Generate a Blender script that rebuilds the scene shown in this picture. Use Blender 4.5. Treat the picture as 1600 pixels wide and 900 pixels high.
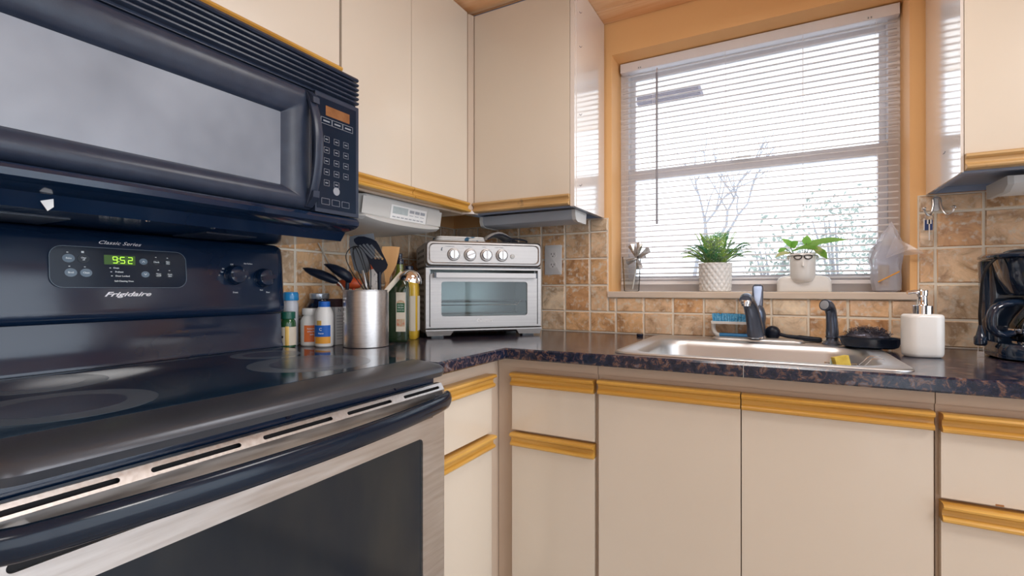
import bpy, bmesh, math, random
from mathutils import Vector, Matrix
random.seed(7)
for o in list(bpy.data.objects): bpy.data.objects.remove(o)
S = bpy.context.scene
COL = S.collection
PI = math.pi

# ---------------------------------------------------------------- camera
cd = bpy.data.cameras.new('camera'); cam = bpy.data.objects.new('camera', cd); COL.objects.link(cam)
cd.sensor_width = 36.0; cd.lens = 762.2/1600*36.0; cd.clip_start = 0.02; cd.clip_end = 200
cam.location = (1.3484, -1.8924, 1.0887)
cam.rotation_euler = (math.radians(90.09), 0, math.radians(28.676))
S.camera = cam
# ---------------------------------------------------------------- world, lights, exposure
S.view_settings.view_transform = 'Standard'; S.view_settings.look = 'None'
S.view_settings.exposure = 0.36; S.view_settings.gamma = 1.0; S.view_settings.use_curve_mapping = False
W = bpy.data.worlds.new('sky'); S.world = W; W.use_nodes = True
wn = W.node_tree.nodes; wl = W.node_tree.links
bg = wn['Background']; bg.inputs[1].default_value = 2.4
tc = wn.new('ShaderNodeTexCoord'); sep = wn.new('ShaderNodeSeparateXYZ'); rmp = wn.new('ShaderNodeValToRGB')
wl.new(tc.outputs['Generated'], sep.inputs[0]); wl.new(sep.outputs[2], rmp.inputs[0]); wl.new(rmp.outputs[0], bg.inputs[0])
rmp.color_ramp.elements[0].color = (.78, .84, .92, 1); rmp.color_ramp.elements[0].position = 0.0
rmp.color_ramp.elements[1].color = (.78, .88, 1.0, 1); rmp.color_ramp.elements[1].position = 0.6

def area_light(name, loc, size, power, col, rot=(0, 0, 0), sy=None):
    l = bpy.data.lights.new(name, 'AREA'); l.size = size; l.energy = power; l.color = col
    if sy: l.shape = 'RECTANGLE'; l.size_y = sy
    o = bpy.data.objects.new(name, l); COL.objects.link(o); o.location = loc; o.rotation_euler = rot
    return o

# ---------------------------------------------------------------- materials
def mat(name, col, rough=.5, metal=0., col2=None, scale=6., detail=4., bump=0., bscale=None, spec=.5, coat=0., ramp=(.35, .65),
        trans=0., ior=1.45, alpha=1., stretch=None, transl=0., emit=None, estr=1., sheen=0., rvar=0., sss=0.):
    m = bpy.data.materials.new(name); m.use_nodes = True
    n = m.node_tree.nodes; l = m.node_tree.links; b = n['Principled BSDF']
    b.inputs['Base Color'].default_value = (*col, 1); b.inputs['Roughness'].default_value = rough
    b.inputs['Metallic'].default_value = metal; b.inputs['Specular IOR Level'].default_value = spec
    b.inputs['Coat Weight'].default_value = coat; b.inputs['Coat Roughness'].default_value = .08
    b.inputs['Transmission Weight'].default_value = trans; b.inputs['IOR'].default_value = ior
    b.inputs['Alpha'].default_value = alpha
    b.inputs['Subsurface Weight'].default_value = sss
    if emit: b.inputs['Emission Color'].default_value = (*emit, 1); b.inputs['Emission Strength'].default_value = estr
    t = n.new('ShaderNodeTexCoord'); mp = n.new('ShaderNodeMapping'); l.new(t.outputs['Object'], mp.inputs[0])
    if stretch: mp.inputs['Scale'].default_value = stretch
    nz = n.new('ShaderNodeTexNoise'); nz.inputs['Scale'].default_value = scale; nz.inputs['Detail'].default_value = detail
    l.new(mp.outputs[0], nz.inputs['Vector'])
    c2 = col2 if col2 else tuple(min(1, c*1.05+.002) for c in col)
    r = n.new('ShaderNodeValToRGB'); r.color_ramp.elements[0].position = ramp[0]; r.color_ramp.elements[1].position = ramp[1]
    r.color_ramp.elements[0].color = (*col, 1); r.color_ramp.elements[1].color = (*c2, 1)
    l.new(nz.outputs[0], r.inputs[0]); l.new(r.outputs[0], b.inputs['Base Color'])
    if rvar:
        mr = n.new('ShaderNodeMapRange'); mr.inputs['To Min'].default_value = rough; mr.inputs['To Max'].default_value = rough+rvar
        mr.inputs['From Min'].default_value = .35; mr.inputs['From Max'].default_value = .65
        l.new(nz.outputs[0], mr.inputs[0]); l.new(mr.outputs[0], b.inputs['Roughness'])
    if bump:
        nb = n.new('ShaderNodeTexNoise'); nb.inputs['Scale'].default_value = bscale or scale; nb.inputs['Detail'].default_value = 3
        l.new(mp.outputs[0], nb.inputs['Vector'])
        bp = n.new('ShaderNodeBump'); bp.inputs['Strength'].default_value = bump; bp.inputs['Distance'].default_value = .002
        l.new(nb.outputs[0], bp.inputs['Height']); l.new(bp.outputs[0], b.inputs['Normal'])
    if transl:
        tl = n.new('ShaderNodeBsdfTranslucent'); l.new(r.outputs[0], tl.inputs[0]); ms = n.new('ShaderNodeMixShader'); ms.inputs[0].default_value = transl
        l.new(b.outputs[0], ms.inputs[1]); l.new(tl.outputs[0], ms.inputs[2]); l.new(ms.outputs[0], n['Material Output'].inputs[0])
    return m

def mix_clear(name, tint=(1, 1, 1), gloss=.06, rough=.02, haze=0., hazecol=(.9, .9, .95)):
    """thin clear sheet: mostly transparent with a fresnel reflection"""
    m = bpy.data.materials.new(name); m.use_nodes = True; n = m.node_tree.nodes; l = m.node_tree.links
    n.remove(n['Principled BSDF']); out = n['Material Output']
    tr = n.new('ShaderNodeBsdfTransparent'); tr.inputs[0].default_value = (*tint, 1)
    gl = n.new('ShaderNodeBsdfGlossy'); gl.inputs['Roughness'].default_value = rough
    fr = n.new('ShaderNodeFresnel'); fr.inputs[0].default_value = 1.35+gloss
    mx = n.new('ShaderNodeMixShader'); l.new(fr.outputs[0], mx.inputs[0]); l.new(tr.outputs[0], mx.inputs[1]); l.new(gl.outputs[0], mx.inputs[2])
    last = mx
    if haze:
        df = n.new('ShaderNodeBsdfDiffuse'); df.inputs[0].default_value = (*hazecol, 1)
        tl = n.new('ShaderNodeBsdfTranslucent'); tl.inputs[0].default_value = (*hazecol, 1)
        ad = n.new('ShaderNodeMixShader'); ad.inputs[0].default_value = .5; l.new(df.outputs[0], ad.inputs[1]); l.new(tl.outputs[0], ad.inputs[2])
        m2 = n.new('ShaderNodeMixShader'); m2.inputs[0].default_value = haze
        l.new(mx.outputs[0], m2.inputs[1]); l.new(ad.outputs[0], m2.inputs[2]); last = m2
    l.new(last.outputs[0], out.inputs[0])
    return m

def wood_mat(name, c1, c2, rough=.35, axis='x', scale=1., coat=.2, wear=None):
    m = bpy.data.materials.new(name); m.use_nodes = True; n = m.node_tree.nodes; l = m.node_tree.links; b = n['Principled BSDF']
    t = n.new('ShaderNodeTexCoord'); mp = n.new('ShaderNodeMapping'); l.new(t.outputs['Object'], mp.inputs[0])
    s = [22*scale]*3; s['xyz'.index(axis)] = 1.6*scale; mp.inputs['Scale'].default_value = s
    nz = n.new('ShaderNodeTexNoise'); nz.inputs['Scale'].default_value = 1.6; nz.inputs['Detail'].default_value = 5; nz.inputs['Distortion'].default_value = .6
    l.new(mp.outputs[0], nz.inputs['Vector'])
    r = n.new('ShaderNodeValToRGB'); r.color_ramp.elements[0].position = .32; r.color_ramp.elements[1].position = .68
    r.color_ramp.elements[0].color = (*c1, 1); r.color_ramp.elements[1].color = (*c2, 1)
    l.new(nz.outputs[0], r.inputs[0]); src = r.outputs[0]
    if wear:
        n2 = n.new('ShaderNodeTexNoise'); n2.inputs['Scale'].default_value = 9; n2.inputs['Detail'].default_value = 6
        l.new(t.outputs['Object'], n2.inputs['Vector'])
        r2 = n.new('ShaderNodeValToRGB'); r2.color_ramp.elements[0].position = .60; r2.color_ramp.elements[1].position = .68
        l.new(n2.outputs[0], r2.inputs[0]); mx = n.new('ShaderNodeMixRGB'); l.new(r2.outputs[0], mx.inputs[0])
        l.new(src, mx.inputs[1]); mx.inputs[2].default_value = (*wear, 1); src = mx.outputs[0]
    l.new(src, b.inputs['Base Color']); b.inputs['Roughness'].default_value = rough; b.inputs['Coat Weight'].default_value = coat
    return m

def tile_mat():
    m = bpy.data.materials.new('travertine'); m.use_nodes = True; n = m.node_tree.nodes; l = m.node_tree.links; b = n['Principled BSDF']
    g = n.new('ShaderNodeNewGeometry'); t = n.new('ShaderNodeTexCoord')
    r0 = n.new('ShaderNodeValToRGB'); e = r0.color_ramp.elements
    e[0].position = 0; e[0].color = (.66, .36, .17, 1); e[1].position = 1; e[1].color = (.88, .72, .52, 1)
    x = e.new(.30); x.color = (.80, .50, .26, 1); x = e.new(.6); x.color = (.76, .56, .38, 1)
    l.new(g.outputs['Random Per Island'], r0.inputs[0])
    nz = n.new('ShaderNodeTexNoise'); nz.inputs['Scale'].default_value = 14; nz.inputs['Detail'].default_value = 9; nz.inputs['Roughness'].default_value = .65; nz.inputs['Distortion'].default_value = .8
    ad = n.new('ShaderNodeVectorMath'); ad.operation = 'ADD'; l.new(t.outputs['Object'], ad.inputs[0]); l.new(g.outputs['Random Per Island'], ad.inputs[1])
    l.new(ad.outputs[0], nz.inputs['Vector'])
    r1 = n.new('ShaderNodeValToRGB'); e = r1.color_ramp.elements
    e[0].position = .34; e[0].color = (.50, .42, .36, 1); e[1].position = .68; e[1].color = (1.22, 1.22, 1.22, 1)
    x = e.new(.5); x.color = (.95, .90, .86, 1)
    l.new(nz.outputs[0], r1.inputs[0])
    mx = n.new('ShaderNodeMixRGB'); mx.blend_type = 'MULTIPLY'; mx.inputs[0].default_value = 1; l.new(r0.outputs[0], mx.inputs[1]); l.new(r1.outputs[0], mx.inputs[2])
    n2 = n.new('ShaderNodeTexNoise'); n2.inputs['Scale'].default_value = 60; n2.inputs['Detail'].default_value = 6; l.new(ad.outputs[0], n2.inputs['Vector'])
    r2 = n.new('ShaderNodeValToRGB'); r2.color_ramp.elements[0].position = .52; r2.color_ramp.elements[1].position = .72; l.new(n2.outputs[0], r2.inputs[0])
    m2 = n.new('ShaderNodeMixRGB'); l.new(r2.outputs[0], m2.inputs[0]); l.new(mx.outputs[0], m2.inputs[1]); m2.inputs[2].default_value = (.78, .68, .55, 1)
    l.new(m2.outputs[0], b.inputs['Base Color']); b.inputs['Roughness'].default_value = .26; b.inputs['Coat Weight'].default_value = .5; b.inputs['Coat Roughness'].default_value = .22
    bp = n.new('ShaderNodeBump'); bp.inputs['Strength'].default_value = .25; bp.inputs['Distance'].default_value = .002
    l.new(n2.outputs[0], bp.inputs['Height']); l.new(bp.outputs[0], b.inputs['Normal'])
    return m

def granite_mat():
    m = bpy.data.materials.new('dark_granite_laminate'); m.use_nodes = True; n = m.node_tree.nodes; l = m.node_tree.links; b = n['Principled BSDF']
    t = n.new('ShaderNodeTexCoord')
    a = n.new('ShaderNodeTexNoise'); a.inputs['Scale'].default_value = 55; a.inputs['Detail'].default_value = 8; a.inputs['Roughness'].default_value = .7; a.inputs['Distortion'].default_value = .7
    l.new(t.outputs['Object'], a.inputs['Vector'])
    r = n.new('ShaderNodeValToRGB'); e = r.color_ramp.elements
    e[0].position = .42; e[0].color = (.006, .011, .030, 1); e[1].position = .74; e[1].color = (.42, .24, .16, 1)
    x = e.new(.52); x.color = (.016, .022, .050, 1); x = e.new(.58); x.color = (.16, .08, .05, 1); x = e.new(.64); x.color = (.10, .12, .17, 1)
    l.new(a.outputs[0], r.inputs[0]); l.new(r.outputs[0], b.inputs['Base Color'])
    b.inputs['Roughness'].default_value = .16; b.inputs['Specular IOR Level'].default_value = .6
    return m

def plank_mat():
    m = wood_mat('pine_ceiling_planks', (.80, .40, .18), (.95, .62, .36), rough=.4, axis='x', coat=.15, scale=.8)
    return m

M = {}
M['cream'] = mat('cream_laminate', (.74, .645, .53), .27, col2=(.76, .665, .55), scale=2.5, bump=.05, bscale=60, coat=.7, spec=.8)
M['cream_frame'] = mat('beige_frame_paint', (.60, .47, .36), .45, col2=(.63, .50, .39), scale=3)
M['panel'] = mat('glossy_cabinet_side', (.84, .79, .75), .14, coat=1., spec=1., col2=(.82, .70, .61), scale=2, bump=.05, bscale=12)
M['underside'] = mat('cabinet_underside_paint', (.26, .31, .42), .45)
M['gold'] = wood_mat('golden_oak_pull', (.50, .24, .035), (.74, .42, .09), rough=.3, axis='x', wear=None)
M['gold_y'] = wood_mat('golden_oak_pull_side', (.50, .24, .035), (.74, .42, .09), rough=.3, axis='y')
M['gold_worn'] = wood_mat('worn_oak_pull', (.42, .24, .09), (.66, .42, .18), rough=.35, axis='x', wear=(.16, .11, .08))
M['wall'] = mat('peach_wall_paint', (.90, .52, .22), .55, col2=(.92, .54, .24), scale=2, bump=.12, bscale=120)
M['wall_white'] = mat('pale_room_paint', (.84, .83, .81), .7)
M['ceiling'] = plank_mat()
M['floor'] = mat('beige_floor_tile', (.50, .47, .43), .3, col2=(.55, .51, .47), scale=3)
M['tile'] = tile_mat()
M['grout'] = mat('pale_grout', (.86, .78, .66), .8, col2=(.78, .70, .58), scale=20, bump=.3, bscale=90)
M['granite'] = granite_mat()
M['edge'] = mat('counter_edge_seam', (.02, .02, .03), .4)
M['black'] = mat('black_plastic', (.022, .031, .056), .30, col2=(.030, .041, .070), scale=30, bump=.08, bscale=500)
M['blackgloss'] = mat('gloss_black_enamel', (.004, .014, .040), .09, col2=(.008, .022, .055), scale=4, coat=.4, rvar=.08, spec=.6)
M['matte_rim'] = mat('satin_black_rim', (.060, .066, .080), .30, col2=(.075, .082, .098), scale=8, metal=.4, bump=.05, bscale=300)
M['cooktop'] = mat('ceramic_glass', (.003, .014, .030), .05, col2=(.005, .020, .040), scale=3, rvar=.06)
M['burner'] = mat('burner_print', (.10, .13, .17), .25, col2=(.06, .085, .115), scale=10)
M['burner2'] = mat('burner_core_print', (.035, .045, .075), .2, col2=(.05, .06, .09), scale=14)
M['steel'] = mat('brushed_stainless', (.60, .575, .56), .30, metal=1, col2=(.68, .655, .64), scale=3, stretch=(1, 60, 60), bump=.03, bscale=8, rvar=.08)
M['steel_y'] = mat('brushed_stainless_door', (.60, .565, .545), .33, metal=1, col2=(.70, .67, .65), scale=3, stretch=(6, 3, 40), rvar=.12)
M['ovensteel'] = mat('warm_brushed_steel', (.36, .335, .32), .36, metal=1, col2=(.43, .405, .39), scale=3, stretch=(1, 60, 60), rvar=.08)
M['sinksteel'] = mat('satin_sink_steel', (.60, .60, .60), .36, metal=1, col2=(.64, .64, .64), scale=3, rvar=.05)
M['chrome'] = mat('chrome', (.82, .82, .84), .06, metal=1)
M['pewter'] = mat('dark_faucet_metal', (.10, .12, .17), .27, metal=.7, col2=(.14, .16, .21), scale=8)
M['mwglass'] = mat('microwave_mesh_painted_haze', (.16, .18, .22), .30, col2=(.33, .36, .42), scale=4.2, detail=3, spec=.5, ramp=(.3, .7), coat=.2)  # pale clouds put hazy reflections into the colour of the mesh glass
M['ovenglass'] = mat('oven_window', (.008, .014, .024), .12, col2=(.038, .038, .034), scale=2, detail=4, stretch=(1, 3, 1.2), ramp=(.30, .85), spec=.4)
M['handleblack'] = mat('black_handle', (.004, .010, .022), .16, col2=(.006, .014, .030), scale=5, spec=.45)
M['panelgloss'] = mat('control_panel_film', (.006, .014, .030), .14, col2=(.010, .020, .040), scale=6, spec=.3)
M['slot'] = mat('dark_slot', (.003, .003, .005), .6)
M['print'] = mat('white_print', (.80, .84, .86), .5)
M['silverprint'] = mat('silver_script', (.80, .80, .84), .3, metal=.3)
M['dimprint'] = mat('grey_print', (.30, .32, .36), .5)
M['button'] = mat('grey_blue_button', (.16, .22, .28), .4)
M['button_dark'] = mat('dark_button', (.012, .022, .035), .35)
M['lcd'] = mat('green_display', (.02, .045, .012), .25, emit=(.05, .14, .01), estr=.35)
M['digit'] = mat('lit_digit', (.3, .6, .05), .4, emit=(.50, 1., .06), estr=1.0)
M['amber'] = mat('amber_display', (.22, .085, .03), .25, col2=(.30, .13, .05), scale=30)
M['vinyl'] = mat('white_vinyl_frame', (.90, .88, .90), .35)
M['slat'] = mat('white_blind_slat', (.90, .88, .89), .42, transl=0.4)
M['blindmetal'] = mat('blind_headrail', (.86, .84, .88), .4)
M['wand'] = mat('smoky_wand', (.30, .30, .34), .3)
M['pane'] = mix_clear('window_pane')
M['clear'] = mix_clear('clear_glass', (.97, .98, .98), -.25)
M['film'] = mix_clear('thin_plastic_film', (.97, .97, 1), .10, .12, haze=.38, hazecol=(.95, .95, 1))
M['sill'] = mat('stone_window_sill', (.68, .56, .45), .4, col2=(.72, .60, .50), scale=8)
M['white'] = mat('white_ceramic', (.80, .79, .77), .25, coat=.3)
M['whitepl'] = mat('white_plastic', (.78, .77, .75), .35)
M['greypl'] = mat('light_grey_plastic', (.58, .57, .55), .35)
M['greypl2'] = mat('silver_grey_plastic', (.36, .38, .42), .35)
M['palelabel'] = mat('pale_label', (.82, .82, .82), .3)
M['lcdgrey'] = mat('grey_lcd', (.50, .56, .56), .2, col2=(.40, .45, .46), scale=40)
M['blue'] = mat('blue_plastic', (.02, .22, .52), .3)
M['bristle'] = mat('blue_bristle', (.02, .30, .62), .5, col2=(.25, .60, .85), scale=160)
M['navy'] = mat('black_rubber', (.004, .008, .020), .38, spec=.35)
M['slate'] = mat('grey_silicone', (.16, .18, .21), .4)
M['orange'] = mat('orange_silicone', (.60, .09, .025), .4)
M['woodut'] = wood_mat('spatula_wood', (.56, .28, .10), (.70, .40, .17), rough=.5, axis='z')
M['speckle'] = mat('speckled_white_silicone', (.72, .68, .66), .4, col2=(.35, .33, .33), scale=140, ramp=(.60, .68))
M['wool'] = mat('steel_wool', (.10, .10, .13), .35, metal=.8)
M['tray'] = mat('dark_tray', (.012, .022, .045), .25)
M['sponge'] = mat('yellow_sponge', (.80, .62, .12), .8, col2=(.60, .42, .06), scale=60, bump=.6, bscale=70)
M['sponge_mesh'] = mat('mint_scrub_mesh', (.55, .70, .66), .7)
M['leaf'] = mat('pothos_leaf', (.16, .46, .06), .35, col2=(.36, .64, .14), scale=16, transl=0.5)
M['leaf_pale'] = mat('variegated_leaf', (.18, .38, .06), .4, col2=(.62, .62, .30), scale=22, ramp=(.42, .58), transl=0.5)
M['fern'] = mat('fern_leaf', (.08, .34, .17), .45, col2=(.62, .82, .20), scale=20, ramp=(.40, .58), transl=0.55)
M['fern_grey'] = mat('grey_green_leaf', (.22, .34, .26), .5, col2=(.42, .52, .34), scale=18, transl=0.55)
M['stem'] = mat('plant_stem', (.16, .16, .07), .5)
M['soil'] = mat('potting_soil', (.05, .035, .025), .9)
M['foil'] = mat('silver_foil', (.72, .70, .70), .22, metal=.7, col2=(.46, .42, .38), scale=35, bump=.6, bscale=60)
M['wire'] = mat('black_wire', (.01, .01, .012), .4)
M['cord'] = mat('white_cord', (.62, .56, .48), .5)
M['greencap'] = mat('dark_green_cap', (.01, .10, .07), .3)
M['greenglass'] = mat('green_bottle', (.02, .09, .03), .12, coat=.6)
M['oil'] = mat('olive_oil_glass', (.10, .13, .02), .06, col2=(.15, .18, .03), scale=4, coat=1., spec=.8)
M['oildark'] = mat('dark_green_glass', (.015, .035, .015), .05, coat=1.)
M['oilyellow'] = mat('golden_oil', (.56, .36, .03), .12, coat=.6)
M['label'] = mat('cream_label', (.74, .66, .54), .5)
M['label_green'] = mat('green_label_patch', (.03, .12, .05), .5)
M['label_red'] = mat('tomato_print', (.60, .20, .12), .5, col2=(.55, .50, .34), scale=90)
M['label_or'] = mat('orange_label', (.75, .17, .04), .45)
M['label_bl'] = mat('blue_label', (.01, .12, .50), .45)
M['label_ye'] = mat('amber_label', (.80, .36, .04), .45)
M['label_gold'] = mat('gold_label', (.72, .46, .12), .3, metal=.3)
M['label_br'] = mat('brown_carton', (.07, .035, .04), .5)
M['bluecap'] = mat('blue_bottle_cap', (.03, .28, .62), .2, coat=.4)
M['milky'] = mat('milky_plastic', (.62, .62, .66), .3)
M['darkpl'] = mat('dark_bottle_plastic', (.008, .012, .03), .15, coat=.5)
M['lid'] = mat('silver_blue_lid', (.48, .52, .58), .25, metal=.6)
M['cloth'] = mat('white_cloth_blue_swirls', (.75, .74, .72), .8, col2=(.05, .15, .25), scale=26, ramp=(.56, .60), detail=1)
M['holder'] = mat('pale_quilted_cloth', (.85, .85, .83), .8, col2=(.62, .64, .68), scale=20)
M['blacktrim'] = mat('black_piping', (.012, .014, .025), .6)
M['cavity'] = mat('oven_cavity_wall', (.50, .52, .52), .35, metal=.6)
M['tintglass'] = mix_clear('tinted_oven_glass', (.78, .84, .84), .15, .03)
M['smoke'] = mix_clear('carafe_glass', (.80, .84, .88), .25, .02)
M['coffee_black'] = mat('coffee_maker_black', (.008, .018, .040), .09, col2=(.012, .024, .05), scale=5, coat=.6)
M['keyblue'] = mat('blue_key_fob', (.02, .045, .16), .4)
M['soffit'] = mat('painted_soffit', (.92, .92, .90), .6)
M['ventgrey'] = mat('soffit_vent', (.22, .22, .27), .6, spec=.1)
M['bark'] = mat('bark', (.30, .30, .32), .8, spec=.1)
M['bush'] = mat('shrub_leaf', (.26, .30, .27), .8, col2=(.36, .41, .36), scale=3, spec=.1)
M['ground'] = mat('pale_ground', (.80, .80, .80), .9, col2=(.86, .86, .86), scale=1)
M['fill_glass'] = mat('fill_lamp_glass', (.9, .88, .84), .4, emit=(1, .93, .84), estr=2.2)  # glowing diffuser of the added, unseen ceiling lamps
M['brownchip'] = mat('bare_wood_chip', (.38, .17, .06), .8)
M['switch'] = mat('outlet_plastic', (.74, .72, .71), .4)

# ---------------------------------------------------------------- mesh helpers
WM = {}
def BM(): return bmesh.new()

def finish(name, bm, m, parent=None, world=True, ang=35, bev=0., bseg=2):
    if bev:
        bmesh.ops.bevel(bm, geom=[e for e in bm.edges if len(e.link_faces) == 2 and e.calc_face_angle(0) > .5], offset=bev, segments=bseg, affect='EDGES', profile=.5)
    if parent is not None and world: bm.transform(WM[parent.name].inverted())
    bmesh.ops.recalc_face_normals(bm, faces=bm.faces)
    me = bpy.data.meshes.new(name); bm.to_mesh(me); bm.free()
    ms = m if isinstance(m, (list, tuple)) else [m]
    for k in ms: me.materials.append(M[k] if isinstance(k, str) else k)
    for p in me.polygons: p.use_smooth = True
    me.set_sharp_from_angle(angle=math.radians(ang))
    o = bpy.data.objects.new(name, me); COL.objects.link(o)
    if parent is not None:
        o.parent = parent; WM[o.name] = WM[parent.name]
    else: WM[o.name] = Matrix.Identity(4)
    return o

def thing(name, label, cat, loc=(0, 0, 0), rotz=0., group=None):
    o = bpy.data.objects.new(name, None); COL.objects.link(o); o.empty_display_size = .05
    o.location = loc; o.rotation_euler = (0, 0, rotz); o['label'] = label; o['category'] = cat
    if group: o['group'] = group
    WM[o.name] = Matrix.Translation(loc) @ Matrix.Rotation(rotz, 4, 'Z')
    return o

def tag(o, label, cat, group=None):
    o['label'] = label; o['category'] = cat
    if group: o['group'] = group
    return o

def struct(name, bm, m, parent=None, **k):
    o = finish(name, bm, m, parent, **k)
    if parent is None: o['kind'] = 'structure'
    return o

def rebase(o, loc):
    """move a single-mesh thing's origin to its base point"""
    v = Vector(loc); o.data.transform(Matrix.Translation(-v)); o.location = v
    return o

def box(bm, x0, x1, y0, y1, z0, z1, mi=0):
    v = [bm.verts.new(p) for p in ((x0, y0, z0), (x1, y0, z0), (x1, y1, z0), (x0, y1, z0), (x0, y0, z1), (x1, y0, z1), (x1, y1, z1), (x0, y1, z1))]
    for f in ((0, 3, 2, 1), (4, 5, 6, 7), (0, 1, 5, 4), (1, 2, 6, 5), (2, 3, 7, 6), (3, 0, 4, 7)):
        bm.faces.new([v[i] for i in f]).material_index = mi
    return v

def rframe(bm, x0, x1, z0, z1, y0, y1, w, wb=None, wt=None):
    wb = w if wb is None else wb; wt = w if wt is None else wt
    o = [(x0, z0), (x1, z0), (x1, z1), (x0, z1)]; i = [(x0+w, z0+wb), (x1-w, z0+wb), (x1-w, z1-wt), (x0+w, z1-wt)]
    V = [[bm.verts.new((p[0], y, p[1])) for p in L] for y in (y0, y1) for L in (o, i)]
    for k in range(4):
        j = (k+1) % 4
        bm.faces.new((V[0][k], V[0][j], V[1][j], V[1][k])); bm.faces.new((V[2][k], V[2][j], V[3][j], V[3][k]))
        bm.faces.new((V[0][k], V[0][j], V[2][j], V[2][k])); bm.faces.new((V[1][k], V[1][j], V[3][j], V[3][k]))

def prism(bm, pts, vec, mi=0):
    vec = Vector(vec); a = [bm.verts.new(p) for p in pts]; b = [bm.verts.new(Vector(p)+vec) for p in pts]; n = len(a)
    bm.faces.new(a).material_index = mi; bm.faces.new(b[::-1]).material_index = mi
    for i in range(n): bm.faces.new((a[i], a[(i+1) % n], b[(i+1) % n], b[i])).material_index = mi

def loft(bm, loops, cap0=True, cap1=True, mi=0, closed=True):
    vs = [[bm.verts.new(p) for p in L] for L in loops]; n = len(vs[0])
    for a, b in zip(vs, vs[1:]):
        for i in range(n if closed else n-1):
            bm.faces.new((a[i], a[(i+1) % n], b[(i+1) % n], b[i])).material_index = mi
    if cap0: bm.faces.new(vs[0][::-1]).material_index = mi
    if cap1: bm.faces.new(vs[-1]).material_index = mi
    return vs

def ring(c, r, n=24, ax='z', ry=None, ph=0):
    ry = r if ry is None else ry; out = []
    for i in range(n):
        a = 2*PI*i/n+ph; u, v = r*math.cos(a), ry*math.sin(a)
        out.append((c[0]+u, c[1]+v, c[2]) if ax == 'z' else (c[0]+u, c[1], c[2]+v) if ax == 'y' else (c[0], c[1]+u, c[2]+v))
    return out

def lathe(bm, prof, c=(0, 0, 0), n=28, ax='z', mi=0, cap0=True, cap1=True, sy=1.):
    L = []
    for r, h in prof:
        r = max(r, 1e-4)
        cc = (c[0], c[1], c[2]+h) if ax == 'z' else (c[0], c[1]+h, c[2]) if ax == 'y' else (c[0]+h, c[1], c[2])
        L.append(ring(cc, r, n, ax, r*sy))
    return loft(bm, L, cap0, cap1, mi)

def rr(cx, cy, w, h, r, n=6):
    """rounded rectangle outline in 2D"""
    out = []; r = min(r, w/2-1e-5, h/2-1e-5)
    for (sx, sy, a0) in ((1, 1, 0), (-1, 1, 90), (-1, -1, 180), (1, -1, 270)):
        for i in range(n+1):
            a = math.radians(a0+90*i/n); out.append((cx+sx*(w/2-r)+r*math.cos(a), cy+sy*(h/2-r)+r*math.sin(a)))
    return out

def tube(bm, pts, r, n=10, cap=True, mi=0, flat=1., up=None):
    pts = [Vector(p) for p in pts]; L = []; N = len(pts)
    rs = r if isinstance(r, (list, tuple)) else [r]*N
    t0 = (pts[1]-pts[0]).normalized(); u = Vector(up) if up else (Vector((0, 0, 1)) if abs(t0.z) < .9 else Vector((1, 0, 0)))
    for i, p in enumerate(pts):
        t = (pts[min(i+1, N-1)]-pts[max(i-1, 0)]).normalized()
        u = (u-t*u.dot(t)).normalized(); w = t.cross(u)
        L.append([p+(u*math.cos(2*PI*k/n)+w*math.sin(2*PI*k/n)*flat)*rs[i] for k in range(n)])
    return loft(bm, L, cap, cap, mi)

def smooth_path(pts, k=6):
    """catmull-rom through the points"""
    P = [Vector(p) for p in pts]; P = [P[0]*2-P[1]]+P+[P[-1]*2-P[-2]]; out = []
    for i in range(1, len(P)-2):
        for j in range(k):
            t = j/k; a, b, c, d = P[i-1], P[i], P[i+1], P[i+2]
            out.append(.5*((2*b)+(c-a)*t+(2*a-5*b+4*c-d)*t*t+(3*b-a-3*c+d)*t*t*t))
    out.append(P[-2]); return out

def sphere(bm, c, r, sx=1, sy=1, sz=1, n=20, m=12, mi=0):
    L = []
    for j in range(m+1):
        a = -PI/2+PI*j/m; rr_ = max(math.cos(a)*r, 1e-5); z = math.sin(a)*r*sz
        L.append([(c[0]+rr_*sx*math.cos(2*PI*i/n), c[1]+rr_*sy*math.sin(2*PI*i/n), c[2]+z) for i in range(n)])
    loft(bm, L, True, True, mi)

def plate(outline, holes=(), th=.002, frame=None):
    """flat plate with holes: 2D outline (u, v) extruded by th, placed with frame (u axis, v axis, origin)"""
    cu = bpy.data.curves.new('tmp', 'CURVE'); cu.dimensions = '2D'; cu.fill_mode = 'BOTH'; cu.extrude = th/2
    for pl in [outline]+list(holes):
        s = cu.splines.new('POLY'); s.points.add(len(pl)-1); s.use_cyclic_u = True
        for i, p in enumerate(pl): s.points[i].co = (p[0], p[1], 0, 1)
    return _curve_bm(cu, frame)

def _curve_bm(cu, frame):
    o = bpy.data.objects.new('tmp', cu); COL.objects.link(o); dg = bpy.context.evaluated_depsgraph_get(); dg.update()
    me = bpy.data.meshes.new_from_object(o.evaluated_get(dg)); bm = bmesh.new(); bm.from_mesh(me)
    bpy.data.objects.remove(o); bpy.data.curves.remove(cu); bpy.data.meshes.remove(me)
    if frame:
        U_, V_, O = (Vector(a) for a in frame); N_ = U_.cross(V_)
        mx = Matrix((( U_.x, V_.x, N_.x, O.x), (U_.y, V_.y, N_.y, O.y), (U_.z, V_.z, N_.z, O.z), (0, 0, 0, 1)))
        bm.transform(mx)
    return bm

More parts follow.
